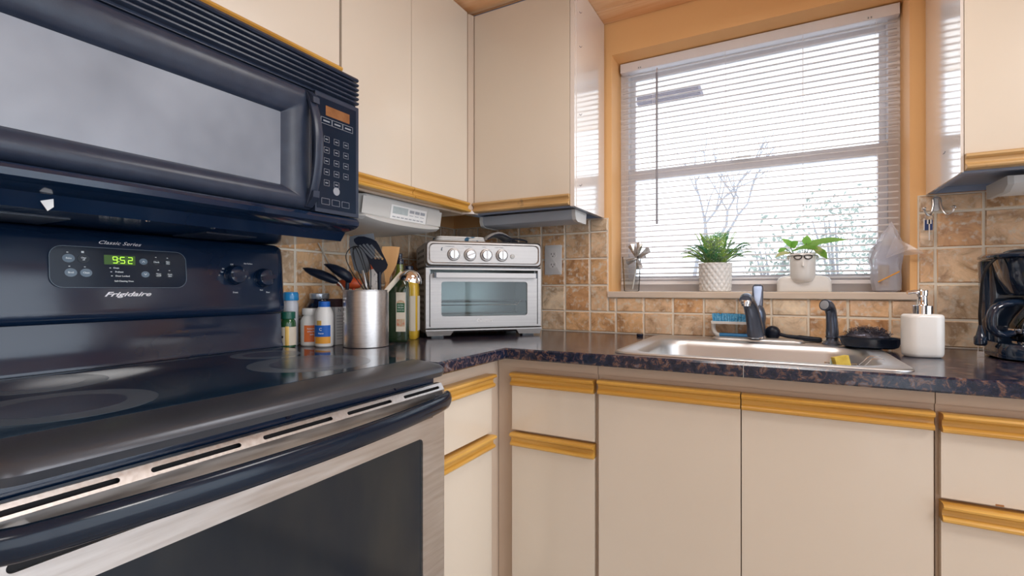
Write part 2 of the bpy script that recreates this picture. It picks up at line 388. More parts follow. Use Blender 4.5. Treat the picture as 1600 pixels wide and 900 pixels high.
def text_bm(s, size, frame, shear=0., width=None, th=.0003, bold=0.):
    cu = bpy.data.curves.new('tmp', 'FONT'); cu.body = s; cu.size = size; cu.align_x = 'CENTER'; cu.align_y = 'CENTER'
    cu.extrude = th/2; cu.shear = shear; cu.offset = bold; cu.resolution_u = 2
    bm = _curve_bm(cu, None)
    if width:
        xs = [v.co.x for v in bm.verts]; w = max(xs)-min(xs)
        if w > 0:
            for v in bm.verts: v.co.x *= width/w
    U_, V_, O = (Vector(a) for a in frame); N_ = U_.cross(V_)
    bm.transform(Matrix(((U_.x, V_.x, N_.x, O.x), (U_.y, V_.y, N_.y, O.y), (U_.z, V_.z, N_.z, O.z), (0, 0, 0, 1))))
    return bm

def join_bm(bms):
    out = bmesh.new()
    for b in bms:
        me = bpy.data.meshes.new('tmp'); b.to_mesh(me); b.free(); out.from_mesh(me); bpy.data.meshes.remove(me)
    return out

# ================================================================ ROOM SHELL
H = 2.145
XR, YR = 3.05, -4.2
WX0, WX1, WZ0, WZ1 = .765, 1.700, 1.078, 2.018     # window opening
bm = BM(); box(bm, 0, XR, YR, 0, -.1, 0); struct('floor', bm, 'floor')
bm = BM()
y = YR
while y < -.001:                                   # tongue and groove boards running along the window wall
    y1 = min(y+.105, 0)
    prism(bm, [(0, y+.0015, H+.006), (0, y+.005, H), (0, y1-.005, H), (0, y1-.0015, H+.006), (0, y1-.0015, H+.03), (0, y+.0015, H+.03)], (XR, 0, 0)); y = y1
box(bm, 0, XR, YR, 0, H+.022, H+.06)
struct('ceiling', bm, 'ceiling')
bm = BM(); box(bm, -.1, 0, YR, 0, 0, H); wl_ = struct('wall_left', bm, 'wall')
bm = BM()
box(bm, -.1, WX0, 0, .2, 0, H+.06); box(bm, WX1, XR+.1, 0, .2, 0, H+.06); box(bm, WX0, WX1, 0, .2, 0, WZ0-.022); box(bm, WX0, WX1, 0, .2, WZ1, H+.06)
wb_ = struct('wall_back', bm, 'wall')
RY0, RY1, RZ0, RZ1 = -4.0, -.25, .04, 2.07          # unseen glazed opening added opposite the stove to bring in daylight
bm = BM(); box(bm, XR, XR+.12, YR, RY0, 0, H+.06); box(bm, XR, XR+.12, RY1, 0, 0, H+.06); box(bm, XR, XR+.12, RY0, RY1, 0, RZ0); box(bm, XR, XR+.12, RY0, RY1, RZ1, H+.06); struct('wall_right', bm, 'wall_white')
bm = BM(); rframe(bm, RY0+.001, RY1-.001, RZ0+.001, RZ1-.001, -(XR+.09), -(XR+.03), .04)
bm.transform(Matrix(((0, -1, 0, 0), (1, 0, 0, 0), (0, 0, 1, 0), (0, 0, 0, 1)))); box(bm, XR+.035, XR+.085, (RY0+RY1)/2-.02, (RY0+RY1)/2+.02, RZ0+.0415, RZ1-.0415)
w2 = struct('added_door_2', bm, 'vinyl')
bm = BM(); box(bm, XR+.058, XR+.062, RY0+.04, RY1-.04, RZ0+.04, RZ1-.04); finish('pane', bm, 'pane', w2)
# rear wall with an unseen glazed door added to let in light
DX0, DX1 = 1.9, 2.5
bm = BM(); box(bm, -.1, DX0, YR-.15, YR, 0, H+.06); box(bm, DX1, XR+.1, YR-.15, YR, 0, H+.06); box(bm, DX0, DX1, YR-.15, YR, 2.03, H+.06)
struct('wall_rear', bm, 'wall_white')
bm = BM()
rframe(bm, DX0+.001, DX1-.001, .001, 2.029, YR-.12, YR-.06, .06, .05, .06); box(bm, (DX0+DX1)/2-.03, (DX0+DX1)/2+.03, YR-.11, YR-.07, .0515, 1.9685)
d1 = struct('added_door_1', bm, 'vinyl')
bm = BM(); box(bm, DX0+.06, DX1-.06, YR-.092, YR-.088, .05, 1.97); finish('pane', bm, 'pane', d1)
# unseen ceiling lamps added to brighten the kitchen
def fill_lamp(x, y, label, power):
    lt = thing('fill_light', label, 'fill light', (x, y, H))
    bm = BM(); lathe(bm, [(.19, -.0005), (.19, -.02), (.17, -.025)], (x, y, H)); finish('base', bm, 'whitepl', lt)
    bm = BM(); lathe(bm, [(.165, -.02), (.16, -.045), (.12, -.068), (.06, -.078), (.001, -.08)], (x, y, H)); finish('diffuser', bm, 'fill_glass', lt)
    a = area_light('fill_glow', (x, y, H-.09), .5, power, (1, .98, .96)); a.data.shape = 'DISK'
fill_lamp(1.95, -2.9, 'unseen opal fill lamp added behind the camera near the added glass door', 4)
fill_lamp(2.55, -1.35, 'unseen opal fill lamp added right of the camera by the added side glazing', 12)
fill_lamp(1.30, -.80, 'unseen opal fill lamp added above the sink, above the top picture edge', 4.2)
lc = area_light('side_portal', (XR+.16, (RY0+RY1)/2, (RZ0+RZ1)/2), RY1-RY0, 1, (1, 1, 1), (0, math.radians(90), 0), RZ1-RZ0); lc.data.cycles.is_portal = True; lc.rotation_euler = (math.radians(90), 0, math.radians(90))
lb = area_light('door_portal', ((DX0+DX1)/2, YR-.2, 1.0), DX1-DX0, 1, (1, 1, 1), (math.radians(90), 0, 0), 2.0); lb.data.cycles.is_portal = True
ld = area_light('window_portal', (1.232, .24, 1.55), .95, 1, (1, 1, 1), (math.radians(-90), 0, 0), .95); ld.data.cycles.is_portal = True

# window sill
bm = BM(); prism(bm, [(WX0-.012, -.016, WZ0-.022), (WX0-.012, -.016, WZ0-.003), (WX0-.012, -.013, WZ0), (WX0-.012, 0, WZ0), (WX0-.012, 0, WZ0-.022)], (WX1-WX0+.03, 0, 0))
box(bm, WX0, WX1, 0, .2, WZ0-.022, WZ0)
struct('trim_1', bm, 'sill')
# window: vinyl frame, two sashes
WY = .150
bm = BM()
rframe(bm, WX0+.0005, WX1-.0005, WZ0+.0005, WZ1-.0005, WY-.02, WY+.045, .032, .028, .030)
win = struct('window_1', bm, 'vinyl', bev=.003)
bm = BM()                                           # lower sash
rframe(bm, WX0+.033, WX1-.033, WZ0+.029, 1.578, WY-.013, WY+.016, .026, .033, .040)
sash = finish('lower_sash', bm, 'vinyl', win, bev=.002)
bm = BM(); prism(bm, [(1.20, WY-.03, 1.578), (1.26, WY-.03, 1.578), (1.255, WY-.004, 1.590), (1.205, WY-.004, 1.590)], (0, .014, .006)); finish('sash_lock', bm, 'greypl', sash)
bm = BM(); box(bm, WX0+.058, WX1-.058, WY, WY+.004, WZ0+.062, 1.54); finish('pane', bm, 'pane', sash)
bm = BM()
rframe(bm, WX0+.033, WX1-.033, 1.545, WZ1-.031, WY+.019, WY+.043, .018, .030, .020)
sash2 = finish('upper_sash', bm, 'vinyl', win, bev=.002)
bm = BM(); box(bm, WX0+.05, WX1-.05, WY+.03, WY+.034, 1.575, WZ1-.05); finish('pane', bm, 'pane', sash2)

# ---------------------------------------------------------------- travertine backsplash (children of the walls)
def tiles(wall, along, lo, hi, z_rows, holes=(), phase=.569, pitch=.1082, flip=False):
    bmt = BM(); rnd = random.Random(3 if along == 'x' else 5)
    k = math.floor((lo-phase)/pitch)
    while phase+k*pitch < hi:
        a0, a1 = phase+k*pitch, phase+(k+1)*pitch; k += 1
        for z0, z1 in z_rows:
            segs = [(max(a0, lo), min(a1, hi), z0, z1)]
            for (h0, h1, g0, g1) in holes:
                nx = []
                for (s0, s1, t0, t1) in segs:
                    if s1 <= h0 or s0 >= h1 or t1 <= g0 or t0 >= g1: nx.append((s0, s1, t0, t1)); continue
                    if s0 < h0: nx.append((s0, h0, t0, t1))
                    if s1 > h1: nx.append((h1, s1, t0, t1))
                    m0, m1 = max(s0, h0), min(s1, h1)
                    if t0 < g0: nx.append((m0, m1, t0, g0))
                    if t1 > g1: nx.append((m0, m1, g1, t1))
                segs = nx
            for (s0, s1, t0, t1) in segs:
                if s1-s0 < .012 or t1-t0 < .012: continue
                g = .0034; j = lambda: rnd.uniform(-.0007, .0007)
                o1 = [(s0+g+j(), t0+g+j()), (s1-g+j(), t0+g+j()), (s1-g+j(), t1-g+j()), (s0+g+j(), t1-g+j())]
                cx, cz = (s0+s1)/2, (t0+t1)/2
                o2 = [(p[0]+(.0022 if p[0] < cx else -.0022), p[1]+(.0022 if p[1] < cz else -.0022)) for p in o1]
                d = .0075+rnd.uniform(-.0006, .0006)
                L = []
                for pl, dd in ((o1, .003), (o1, d-.0018), (o2, d)):
                    L.append([((p[0], -dd, p[1]) if along == 'x' else (dd, p[0], p[1])) for p in pl])
                loft(bmt, L, False, True)
    return bmt
rows = [(.914, .9968), (.9968, 1.1035), (1.1035, 1.2112), (1.2112, 1.3176), (1.3176, 1.3705)]
hole_win = [(WX0-.012, WX1+.018, WZ0-.022, 2.2)]
finish('tile_backsplash', tiles(wb_, 'x', 0.01, 2.4, rows, hole_win), 'tile', wb_)
bm = BM()
for a in ((0, WX0-.012, .9, 1.371), (WX1+.018, 2.4, .9, 1.371), (WX0-.012, WX1+.018, .9, WZ0-.022)): box(bm, a[0], a[1], -.0045, 0, a[2], a[3])
finish('grout', bm, 'grout', wb_)
finish('tile_backsplash', tiles(wl_, 'y', -2.6, -.008, rows, (), phase=-.7597), 'tile', wl_)
bm = BM(); box(bm, 0, .0045, -2.6, 0, .9, 1.371); finish('grout', bm, 'grout', wl_)

# ================================================================ CABINETS
def pull(bm, a0, a1, z0, along, face, flip=False, h=.038):
    """finger pull moulding: nose, groove, nose. face = coordinate of the door plane, out of which it grows"""
    s = 1 if not flip else -1
    prof = [(-.002, 0), (.010, 0), (.0135, .003), (.014, .007), (.0115, .0105), (.0065, .013), (.005, .018), (.0065, .023), (.011, .0265), (.0175, .029), (.0185, .033), (.0165, .0365), (.012, h), (-.002, h)]
    if flip: prof = [(d, h-z) for d, z in prof][::-1]
    if along == 'x': prism(bm, [(a0, face-d, z0+z) for d, z in prof], (a1-a0, 0, 0))
    else: prism(bm, [(face+d, a0, z0+z) for d, z in prof], (0, a1-a0, 0))

def door_front(name, parent, a0, a1, z0, z1, along, face, pull_at, t=.018, pm=None, panel='cream'):
    """slab front with its pull as a sub-part; face = outer plane"""
    bm = BM(); zz0, zz1 = (z0+.036, z1) if pull_at == 'bottom' else (z0, z1-.036)
    if along == 'x': box(bm, a0, a1, face, face+t, zz0, zz1)
    else: box(bm, face-t, face, a0, a1, zz0, zz1)
    d = finish(name, bm, panel, parent, bev=.0015)
    bm = BM()
    back = face+t if along == 'x' else face-t
    # body of the moulding behind the nose
    if pull_at == 'bottom':
        pull(bm, a0, a1, z0, along, face, flip=True)
        box(bm, *((a0, a1, face+.001, back) if along == 'x' else (back, face-.001, a0, a1)), z0+.001, z0+.037)
    else:
        pull(bm, a0, a1, z1-.038, along, face)
        box(bm, *((a0, a1, face+.001, back) if along == 'x' else (back, face-.001, a0, a1)), z1-.037, z1-.001)
    finish('pull', bm, pm or ('gold' if along == 'x' else 'gold_y'), d)
    return d

ZU = 1.372
# --- upper cabinets, stove wall
def upper_carcass(parent, x0, x1, y0, y1, z0, z1, front, inset_edge):
    bm = BM()
    box(bm, x0, x1, y0, y1, z0+.016, z1)
    t = .014
    box(bm, x0, x1, y0, y0+t, z0, z0+.0158); box(bm, x0, x1, y1-t, y1, z0, z0+.0158)
    box(bm, x0, x0+t, y0+t, y1-t, z0, z0+.0158); box(bm, x1-t, x1, y0+t, y1-t, z0, z0+.0158)
    return bm
c = thing('wall_cabinet', 'cream cabinet with a flat door directly above the microwave', 'cabinet', (.15, -1.345, 1.642))
bm = BM(); box(bm, .009, .295, -1.725, -.9665, 1.642, H-.002); finish('body', bm, 'cream_frame', c)
door_front('door', c, -1.343, -.9685, 1.6425, H-.012, 'y', .3157, 'bottom')
door_front('door', c, -1.723, -1.347, 1.6425, H-.012, 'y', .3157, 'bottom')
c = thing('wall_cabinet', 'cream two-door cabinet right of the microwave with gold pulls', 'cabinet', (.15, -.66, ZU))
finish('body', upper_carcass(c, .009, .295, -.9625, -.335, ZU, H-.002, 0, 0), 'cream_frame', c)
door_front('door', c, -.9605, -.677, ZU+.004, H-.012, 'y', .3157, 'bottom', pm='gold_y')
door_front('door', c, -.675, -.3577, ZU+.004, H-.012, 'y', .3157, 'bottom', pm='gold_y')
bm = BM(); prism(bm, [(.2955, -.3557, ZU), (.318, -.3545, ZU), (.327, -.334, ZU), (.327, -.312, ZU), (.2955, -.312, ZU)], (0, 0, H-ZU-.016)); finish('corner_post', bm, 'cream_frame', c)
bm = BM(); prism(bm, [(.2955, -.362, ZU-.001), (.325, -.358, ZU-.001), (.338, -.346, ZU-.001), (.335, -.312, ZU-.001), (.2955, -.312, ZU-.001)], (0, 0, .012)); finish('caulk', bm, 'panel', c)
# --- corner cabinet on the window wall
c = thing('wall_cabinet', 'cream one-door corner cabinet left of the window, glossy white side', 'cabinet', (.52, -.15, ZU))
finish('body', upper_carcass(c, .298, .732, -.311, -.009, ZU, H-.002, 0, 0), 'underside', c)
bm = BM(); box(bm, .7325, .7375, -.311, -.0085, ZU-.001, H-.002); finish('side_panel', bm, 'panel', c)['label'] = 'glossy pale side panel reflecting the window'
door_front('door', c, .331, .720, ZU+.004, H-.018, 'x', -.330, 'bottom', pm='gold_worn')
bm = BM(); box(bm, .7215, .7365, -.330, -.3115, ZU, H-.003); finish('face_edge', bm, 'panel', c, bev=.002)
# --- right cabinet
c = thing('wall_cabinet', 'cream cabinet right of the window cut off by the right picture edge', 'cabinet', (2.05, -.15, ZU))
finish('body', upper_carcass(c, 1.742, 2.40, -.311, -.009, ZU, H-.002, 0, 0), 'underside', c)
bm = BM(); box(bm, 1.7365, 1.7415, -.311, -.0085, ZU-.001, H-.002); finish('side_panel', bm, 'panel', c)
door_front('door', c, 1.7435, 2.395, ZU+.004, H-.018, 'x', -.330, 'bottom', pm='gold_worn')
bm = BM(); box(bm, 1.7365, 1.7425, -.328, -.3115, ZU, H-.003); finish('face_edge', bm, 'panel', c, bev=.001)
# --- base cabinets
FZ = .882
def base(label, x0, x1, y0, y1, loc):
    return thing('base_cabinet', label, 'cabinet', loc)
zt, zt2 = .8404, .6627
c = base('narrow cream cabinet with a drawer between the stove and the corner', 0, 0, 0, 0, (.3, -.8, 0))
bm = BM(); box(bm, .012, .5915, -.959, -.010, .1, FZ); box(bm, .012, .53, -.959, -.010, 0, .1)
box(bm, .5915, .5975, -.959, -.632, FZ-.028, FZ); finish('body', bm, 'cream_frame', c)
door_front('drawer', c, -.957, -.6673, .6700, zt, 'y', .6105, 'top')
door_front('door', c, -.957, -.6673, .12, zt2, 'y', .6105, 'top', pm='gold_y')
c = base('cream cabinet with one drawer over a door, left of the sink doors', 0, 0, 0, 0, (.75, -.3, 0))
bm = BM(); box(bm, .5935, .912, -.5965, -.010, .1, FZ); box(bm, .5935, .912, -.53, -.010, 0, .1)
box(bm, .595, .912, -.6025, -.5965, FZ-.028, FZ); finish('body', bm, 'cream_frame', c)
door_front('drawer', c, .650, .9065, .6705, zt, 'x', -.615, 'top')
door_front('door', c, .650, .9065, .12, zt2, 'x', -.615, 'top')
c = base('wide cream cabinet with two doors under the sink', 0, 0, 0, 0, (1.27, -.3, 0))
bm = BM()                                            # open box so that the sink bowl hangs inside
box(bm, .9135, .93, -.5965, -.010, .1, FZ); box(bm, 1.6115, 1.628, -.5965, -.010, .1, FZ); box(bm, .93, 1.6115, -.5965, -.010, .1, .118)
box(bm, .93, 1.6115, -.030, -.010, .118, FZ); box(bm, .93, 1.6115, -.5965, -.5865, .118, FZ-.24); box(bm, .93, 1.6115, -.5965, -.5885, FZ-.24, FZ)
box(bm, .9135, 1.628, -.53, -.010, 0, .1); box(bm, .9135, 1.628, -.6025, -.5965, FZ-.028, FZ); finish('body', bm, 'cream_frame', c)
door_front('door', c, .9185, 1.2685, .12, .8424, 'x', -.615, 'top')
door_front('door', c, 1.2710, 1.6230, .12, .8415, 'x', -.615, 'top')
c = base('cream drawer cabinet at the right picture edge under the coffee maker', 0, 0, 0, 0, (2.0, -.3, 0))
bm = BM(); box(bm, 1.6295, 2.40, -.5965, -.010, .1, FZ); box(bm, 1.6295, 2.40, -.53, -.010, 0, .1)
box(bm, 1.6295, 2.40, -.6025, -.5965, FZ-.028, FZ); finish('body', bm, 'cream_frame', c)
dr = door_front('drawer', c, 1.6350, 2.395, .6685, .8395, 'x', -.615, 'top')
bm = BM(); box(bm, 1.716, 1.728, -.6158, -.612, .6690, .6725); finish('chip', bm, 'brownchip', dr)
door_front('door', c, 1.6350, 2.395, .12, .6610, 'x', -.615, 'top')
# --- countertop (L), with a hole for the sink
CT = .914; CB = .882
bm = BM()
box(bm, .0085, .638, -.9615, -.635, CB, CT)          # stove wall leg
def edge_prof(y): return [(-.635, CB), (-.638, CB+.004), (-.638, CT-.004), (-.634, CT), (y, CT), (y, CB)]
sx0, sx1, sy0, sy1 = .962, 1.590, -.588, -.068
bm = BM()
prism(bm, [(.0085, -.9615, CB), (.638, -.9615, CB), (.642, -.9615, CB+.004), (.642, -.9615, CT-.004), (.638, -.9615, CT), (.0085, -.9615, CT)], (0, .9615-.635, 0))
for x0, x1 in ((.0085, sx0), (sx1, 2.40)): prism(bm, [(x0, y, z) for y, z in edge_prof(-.0085)], (x1-x0, 0, 0))
prism(bm, [(sx0, y, z) for y, z in edge_prof(sy0)], (sx1-sx0, 0, 0)); box(bm, sx0, sx1, sy1, -.0085, CB, CT)
ct = tag(finish('countertop', bm, 'granite'), 'dark speckled granite-look countertop turning the corner around the sink', 'countertop')
bm = BM(); box(bm, 1.2755, 1.2765, -.6385, -.637, CB, CT-.001); box(bm, 1.2755, 1.2765, -.638, -.60, CT-.0005, CT+.0002); finish('seam', bm, 'greypl', ct)

# ================================================================ BLIND
bl = thing('window_blind', 'white horizontal mini blind hanging lowered in front of the window', 'blind', (1.232, .105, WZ1))
BX0, BX1, BY = WX0+.010, WX1-.008, .105
bm = BM(); box(bm, BX0, BX1, BY-.016, BY+.016, WZ1-.040, WZ1-.004); finish('headrail', bm, 'blindmetal', bl, bev=.002)
for x in (BX0+.075, BX0+.083, BX1-.083, BX1-.075):
    bm = BM(); box(bm, x-.002, x+.002, BY-.0175, BY-.0155, WZ1-.036, WZ1-.030); finish('screw', bm, 'greypl2', bl)
bm = BM(); z = 1.128; n_sl = 0
while z < WZ1-.048:                                  # slightly cupped slats, room-side edge a little raised
    pr = []
    for k in range(5):
        t = -1+k*.5; a = math.radians(12); u = t*.0125; h = .0028*(1-t*t)
        pr.append((BY+u*math.cos(a)+0, z+h+u*math.sin(a)))
    top = [(BX0+.003, y_, z_+.0007) for y_, z_ in pr]; bot = [(BX0+.003, y_, z_-.0007) for y_, z_ in pr][::-1]
    prism(bm, top+bot, (BX1-BX0-.006, 0, 0)); z += .02135; n_sl += 1
finish('slats', bm, 'slat', bl)
bm = BM(); box(bm, BX0+.003, BX1-.003, BY-.012, BY+.012, 1.106, 1.119); finish('bottom_rail', bm, 'vinyl', bl, bev=.002)
for x in (BX0+.13, (BX0+BX1)/2-.06, (BX0+BX1)/2+.19, BX1-.06, BX0+.02):
    bm = BM()
    for dy in (-.0135, .0135): box(bm, x-.0005, x+.0005, BY+dy-.0005, BY+dy+.0005, 1.115, WZ1-.04)
    box(bm, x-.0005, x+.0005, BY-.0135, BY+.0135, 1.1195, 1.1205); finish('ladder_cord', bm, 'vinyl', bl)
bm = BM(); lathe(bm, [(.0042, 0), (.0048, .01), (.0042, .02), (.0042, .60)], (.925, BY-.028, 1.345), n=8)
wd = finish('wand', bm, 'wand', bl)
bm = BM(); tube(bm, [(.925, BY-.028, 1.944), (.925, BY-.028, 1.958), (.925, BY-.022, 1.966), (.925, BY-.014, 1.964)], .002, n=6); finish('hook', bm, 'chrome', wd)

# ================================================================ OUTSIDE
bm = BM(); box(bm, -12, 18, .25, 30, -.75, -.7); struct('ground', bm, 'ground')
bm = BM(); box(bm, -2.5, 5, .2, 1.34, 2.205, 2.235); box(bm, -2.5, 5, 1.341, 1.37, 2.196, 2.34); ev = struct('trim_2', bm, 'soffit')
bm = BM(); box(bm, .60, .97, .93, 1.10, 2.197, 2.205)
for k in range(7): box(bm, .61, .96, .945+k*.021, .950+k*.021, 2.194, 2.198)
finish('soffit_vent', bm, 'ventgrey', ev)
def leafmass(bm, c, r, n, s, rnd):
    for _ in range(n):
        a, b = rnd.uniform(0, 2*PI), math.acos(rnd.uniform(-1, 1)); q = rnd.uniform(.55, 1)**.5
        p = Vector((c[0]+r[0]*q*math.sin(b)*math.cos(a), c[1]+r[1]*q*math.sin(b)*math.sin(a), c[2]+r[2]*q*math.cos(b)))
        u = Vector((rnd.gauss(0, 1), rnd.gauss(0, 1), rnd.gauss(0, 1))).normalized(); v = u.cross(Vector((rnd.gauss(0, 1), rnd.gauss(0, 1), rnd.gauss(0, 1)))).normalized()
        ss = s*rnd.uniform(.6, 1.3)
        bm.faces.new([bm.verts.new(p+u*ss), bm.verts.new(p+v*ss*.45), bm.verts.new(p-u*ss), bm.verts.new(p-v*ss*.45)])
rnd = random.Random(11)
def shrub(x, y, h, w, label, n):
    t = thing('garden_shrub', label, 'shrub', (x, y, -.7))
    bm = BM()
    for k in range(6):
        leafmass(bm, (x+rnd.uniform(-w*.5, w*.5), y+rnd.uniform(-.3, .3), -.7+h*rnd.uniform(.45, .85)), (w*.38, w*.38, h*.20), n//6, .05, rnd)
    leafmass(bm, (x, y, -.7+h*.45), (w*.55, w*.5, h*.45), n, .055, rnd)
    finish('foliage', bm, 'bush', t)
    bm = BM()
    for k in range(4): tube(bm, smooth_path([(x, y, -.71), (x+rnd.uniform(-.1, .1), y, h*.3-.7), (x+rnd.uniform(-w*.4, w*.4), y, h*.8-.7)], 4), [.03]*4+[.02]*4+[.008], n=6)
    finish('stem', bm, 'bark', t)
shrub(1.25, 7.0, 3.0, .8, 'leafy shrub outside seen between the two sill plants through the blind', 500)
shrub(2.35, 8.6, 3.8, 1.2, 'bushy tree outside above the face planter through the blind', 620)
shrub(2.95, 7.0, 2.9, .9, 'low shrub outside behind the bagged bottle through the blind', 520)
shrub(4.6, 10.4, 5.5, 1.1, 'tall thin leafy tree outside at the right edge of the window', 380)
t = thing('bare_tree', 'bare branching tree outside above the fern through the blind', 'tree', (.35, 7, -.7))
bm = BM()
def branch(p, d, L, r, lev):
    pts = [p]; q = Vector(p); dd = Vector(d).normalized()
    for k in range(5):
        dd = (dd+Vector((rnd.gauss(0, .22), rnd.gauss(0, .12), rnd.gauss(0, .12)+.05))).normalized(); q = q+dd*L/5; pts.append(tuple(q))
    tube(bm, pts, [r*(1-.12*i) for i in range(6)], n=6)
    if lev:
        for k in range(4):
            i = rnd.randint(2, 5); branch(pts[i], dd+Vector((rnd.uniform(-1, 1), rnd.uniform(-.4, .4), rnd.uniform(-.2, .7))), L*.62, r*.5, lev-1)
branch((.35, 7, -.72), (0, 0, 1), 2.6, .06, 0)
for dx in (-.5, -.2, .25, .6): branch((.35, 7, 1.7), (dx, .1, 1), 1.3, .028, 2)
finish('trunk', bm, 'bark', t)

# ================================================================ OVER-THE-RANGE MICROWAVE
mw = thing('microwave', 'large black over-the-range microwave with a mesh window and bow handle', 'microwave', (.19, -1.345, 1.2156))
Y0, Y1 = -1.725, -.9655
bm = BM()
box(bm, .009, .350, Y0, Y1, 1.245, 1.6395)
prism(bm, [(.009, Y0, 1.2156), (.318, Y0, 1.2156), (.335, Y0, 1.238), (.372, Y0, 1.2455), (.384, Y0, 1.252), (.386, Y0, 1.262), (.380, Y0, 1.2705), (.345, Y0, 1.2705), (.345, Y0, 1.246), (.009, Y0, 1.246)], (0, Y1-Y0, 0))
finish('body', bm, 'blackgloss', mw)
bm = BM()                                            # vent grille: five rounded louvres
prism(bm, [(.34, Y0, 1.5625), (.372, Y0, 1.5625), (.372, Y0, 1.566), (.352, Y0, 1.640), (.34, Y0, 1.640)], (0, Y1-Y0, 0))
zs = [1.5685, 1.5805, 1.5925, 1.6045, 1.6165]
for k, zz in enumerate(zs):
    x1_ = .3845
    pr = [(.352, zz), (x1_-.004, zz), (x1_, zz+.0022), (x1_, zz+.0052), (x1_-.003, zz+.0078), (.352, zz+.0085)]
    prism(bm, [(a, Y0, b) for a, b in pr], (0, Y1-Y0+.0006, 0))
pr = [(.345, 1.6285), (.3805, 1.6285), (.3845, 1.632), (.381, 1.638), (.372, 1.6405), (.345, 1.6405)]
prism(bm, [(a, Y0, b) for a, b in pr], (0, Y1-Y0+.0004, 0))
finish('vent_grille', bm, 'black', mw)
# door: moulded frame sloping in to the window
def yz(x, y0, y1, z0, z1, r): return [(x, p[0], p[1]) for p in rr((y0+y1)/2, (z0+z1)/2, y1-y0, z1-z0, r, 4)]
bm = BM(); dy0, dy1 = Y0+.001, -1.1035
loft(bm, [yz(.351, dy0, dy1, 1.2735, 1.5605, .002), yz(.366, dy0, dy1, 1.2735, 1.5605, .004), yz(.376, dy0+.003, dy1-.002, 1.2775, 1.557, .006), yz(.3835, dy0+.010, dy1-.006, 1.285, 1.549, .008),
          yz(.3860, dy0+.022, dy1-.018, 1.294, 1.534, .008), yz(.3840, dy0+.045, dy1-.040, 1.304, 1.512, .006), yz(.377, dy0+.062, dy1-.062, 1.315, 1.497, .004), yz(.366, dy0+.072, dy1-.0775, 1.3235, 1.4865, .002), yz(.362, dy0+.072, dy1-.0775, 1.3235, 1.4865, .002)], True, False)
door = finish('door', bm, 'black', mw, ang=50)
bm = BM(); loft(bm, [yz(.3635, dy0+.0715, dy1-.077, 1.323, 1.487, .002), yz(.3662, dy0+.0715, dy1-.077, 1.323, 1.487, .002)]); pn = finish('window', bm, 'mwglass', door)
bm = BM()
prv = [(.372, -1.134), (.372, -1.108)]
N = 22; L = []
for i in range(N+1):
    t_ = i/N; z = 1.2795+t_*(1.5530-1.2795); bow = math.sin(PI*t_)**.75
    xo = .3835+.0385*bow; th = .0085
    ya, yb = -1.128-.002*bow, -1.1085
    L.append([(xo-th, ya, z), (xo-.0015, ya, z), (xo, ya+.003, z), (xo, yb-.003, z), (xo-.0015, yb, z), (xo-th, yb, z)])
loft(bm, L)
for za, zb, zc in ((1.2795, 1.301, 1.316), (1.553, 1.533, 1.519)):   # webs that join the handle to the door
    prism(bm, [(.378, -1.127, za), (.3835, -1.127, za), (.408, -1.127, zb), (.409, -1.127, zc), (.378, -1.127, zb)], (0, .0175, 0))
finish('handle', bm, 'black', door, bev=.001)
# control panel
bm = BM(); box(bm, .350, .3835, -1.1015, Y1, 1.2735, 1.5605); cp = finish('control_panel', bm, 'black', mw, bev=.003)
bm = BM(); box(bm, .3836, .3848, -1.096, -.9755, 1.283, 1.5495); film = finish('touch_panel', bm, 'panelgloss', cp)
bm = BM(); box(bm, .3848, .3852, -1.072, -.9975, 1.5095, 1.5335); finish('display', bm, 'amber', cp)
bm = BM(); FX = .38495
def frame_rect(bm, y0, y1, z0, z1, w=.0009):
    for a in ((y0, y1, z0, z0+w), (y0, y1, z1-w, z1), (y0, y0+w, z0, z1), (y1-w, y1, z0, z1)): box(bm, FX-.0002, FX+.0002, *a)
for k in range(3):
    y0_ = -1.086+k*.0335; frame_rect(bm, y0_, y0_+.0325, 1.488, 1.5035); box(bm, FX-.0002, FX+.0002, y0_+.007, y0_+.026, 1.494, 1.4975)
finish('top_keys', bm, 'dimprint', cp); bm = BM()
for k in range(5):
    for j in range(3):
        yy, zz = -1.069+j*.030, 1.452-k*.0265
        if k == 4 and j == 2: continue
        frame_rect(bm, yy-.008, yy+.008, zz-.007, zz+.007, .0006); box(bm, FX-.0002, FX+.0002, yy-.004, yy+.004, zz-.0012, zz+.0012)
finish('key_markings', bm, 'dimprint', cp); bm = BM()
for j in range(3): frame_rect(bm, -1.084+j*.031, -1.060+j*.031, 1.293, 1.308, .0007)
finish('bottom_keys', bm, 'dimprint', cp)
bm = BM(); lathe(bm, [(.010, 0), (.010, .0004)], (FX-.0002, -1.039, 1.330), n=20, ax='x'); finish('round_key', bm, 'dimprint', cp)
# details on the underside
bm = BM()
bm.free()
for y_ in (-1.56, -1.20):
    bm = BM(); box(bm, .08, .22, y_-.06, y_+.06, 1.2140, 1.2157); finish('grease_filter', bm, 'black', mw)
for y_ in (-1.42, -1.30):
    bm = BM(); lathe(bm, [(.004, 0), (.003, -.002)], (.315, y_, 1.2157), n=10); finish('screw', bm, 'chrome', mw)
bm = BM(); prism(bm, [(.326, -1.575, 1.228), (.330, -1.560, 1.232), (.331, -1.560, 1.219), (.330, -1.567, 1.212)], (.0008, 0, .0003)); finish('peeling_tape', bm, 'palelabel', mw)

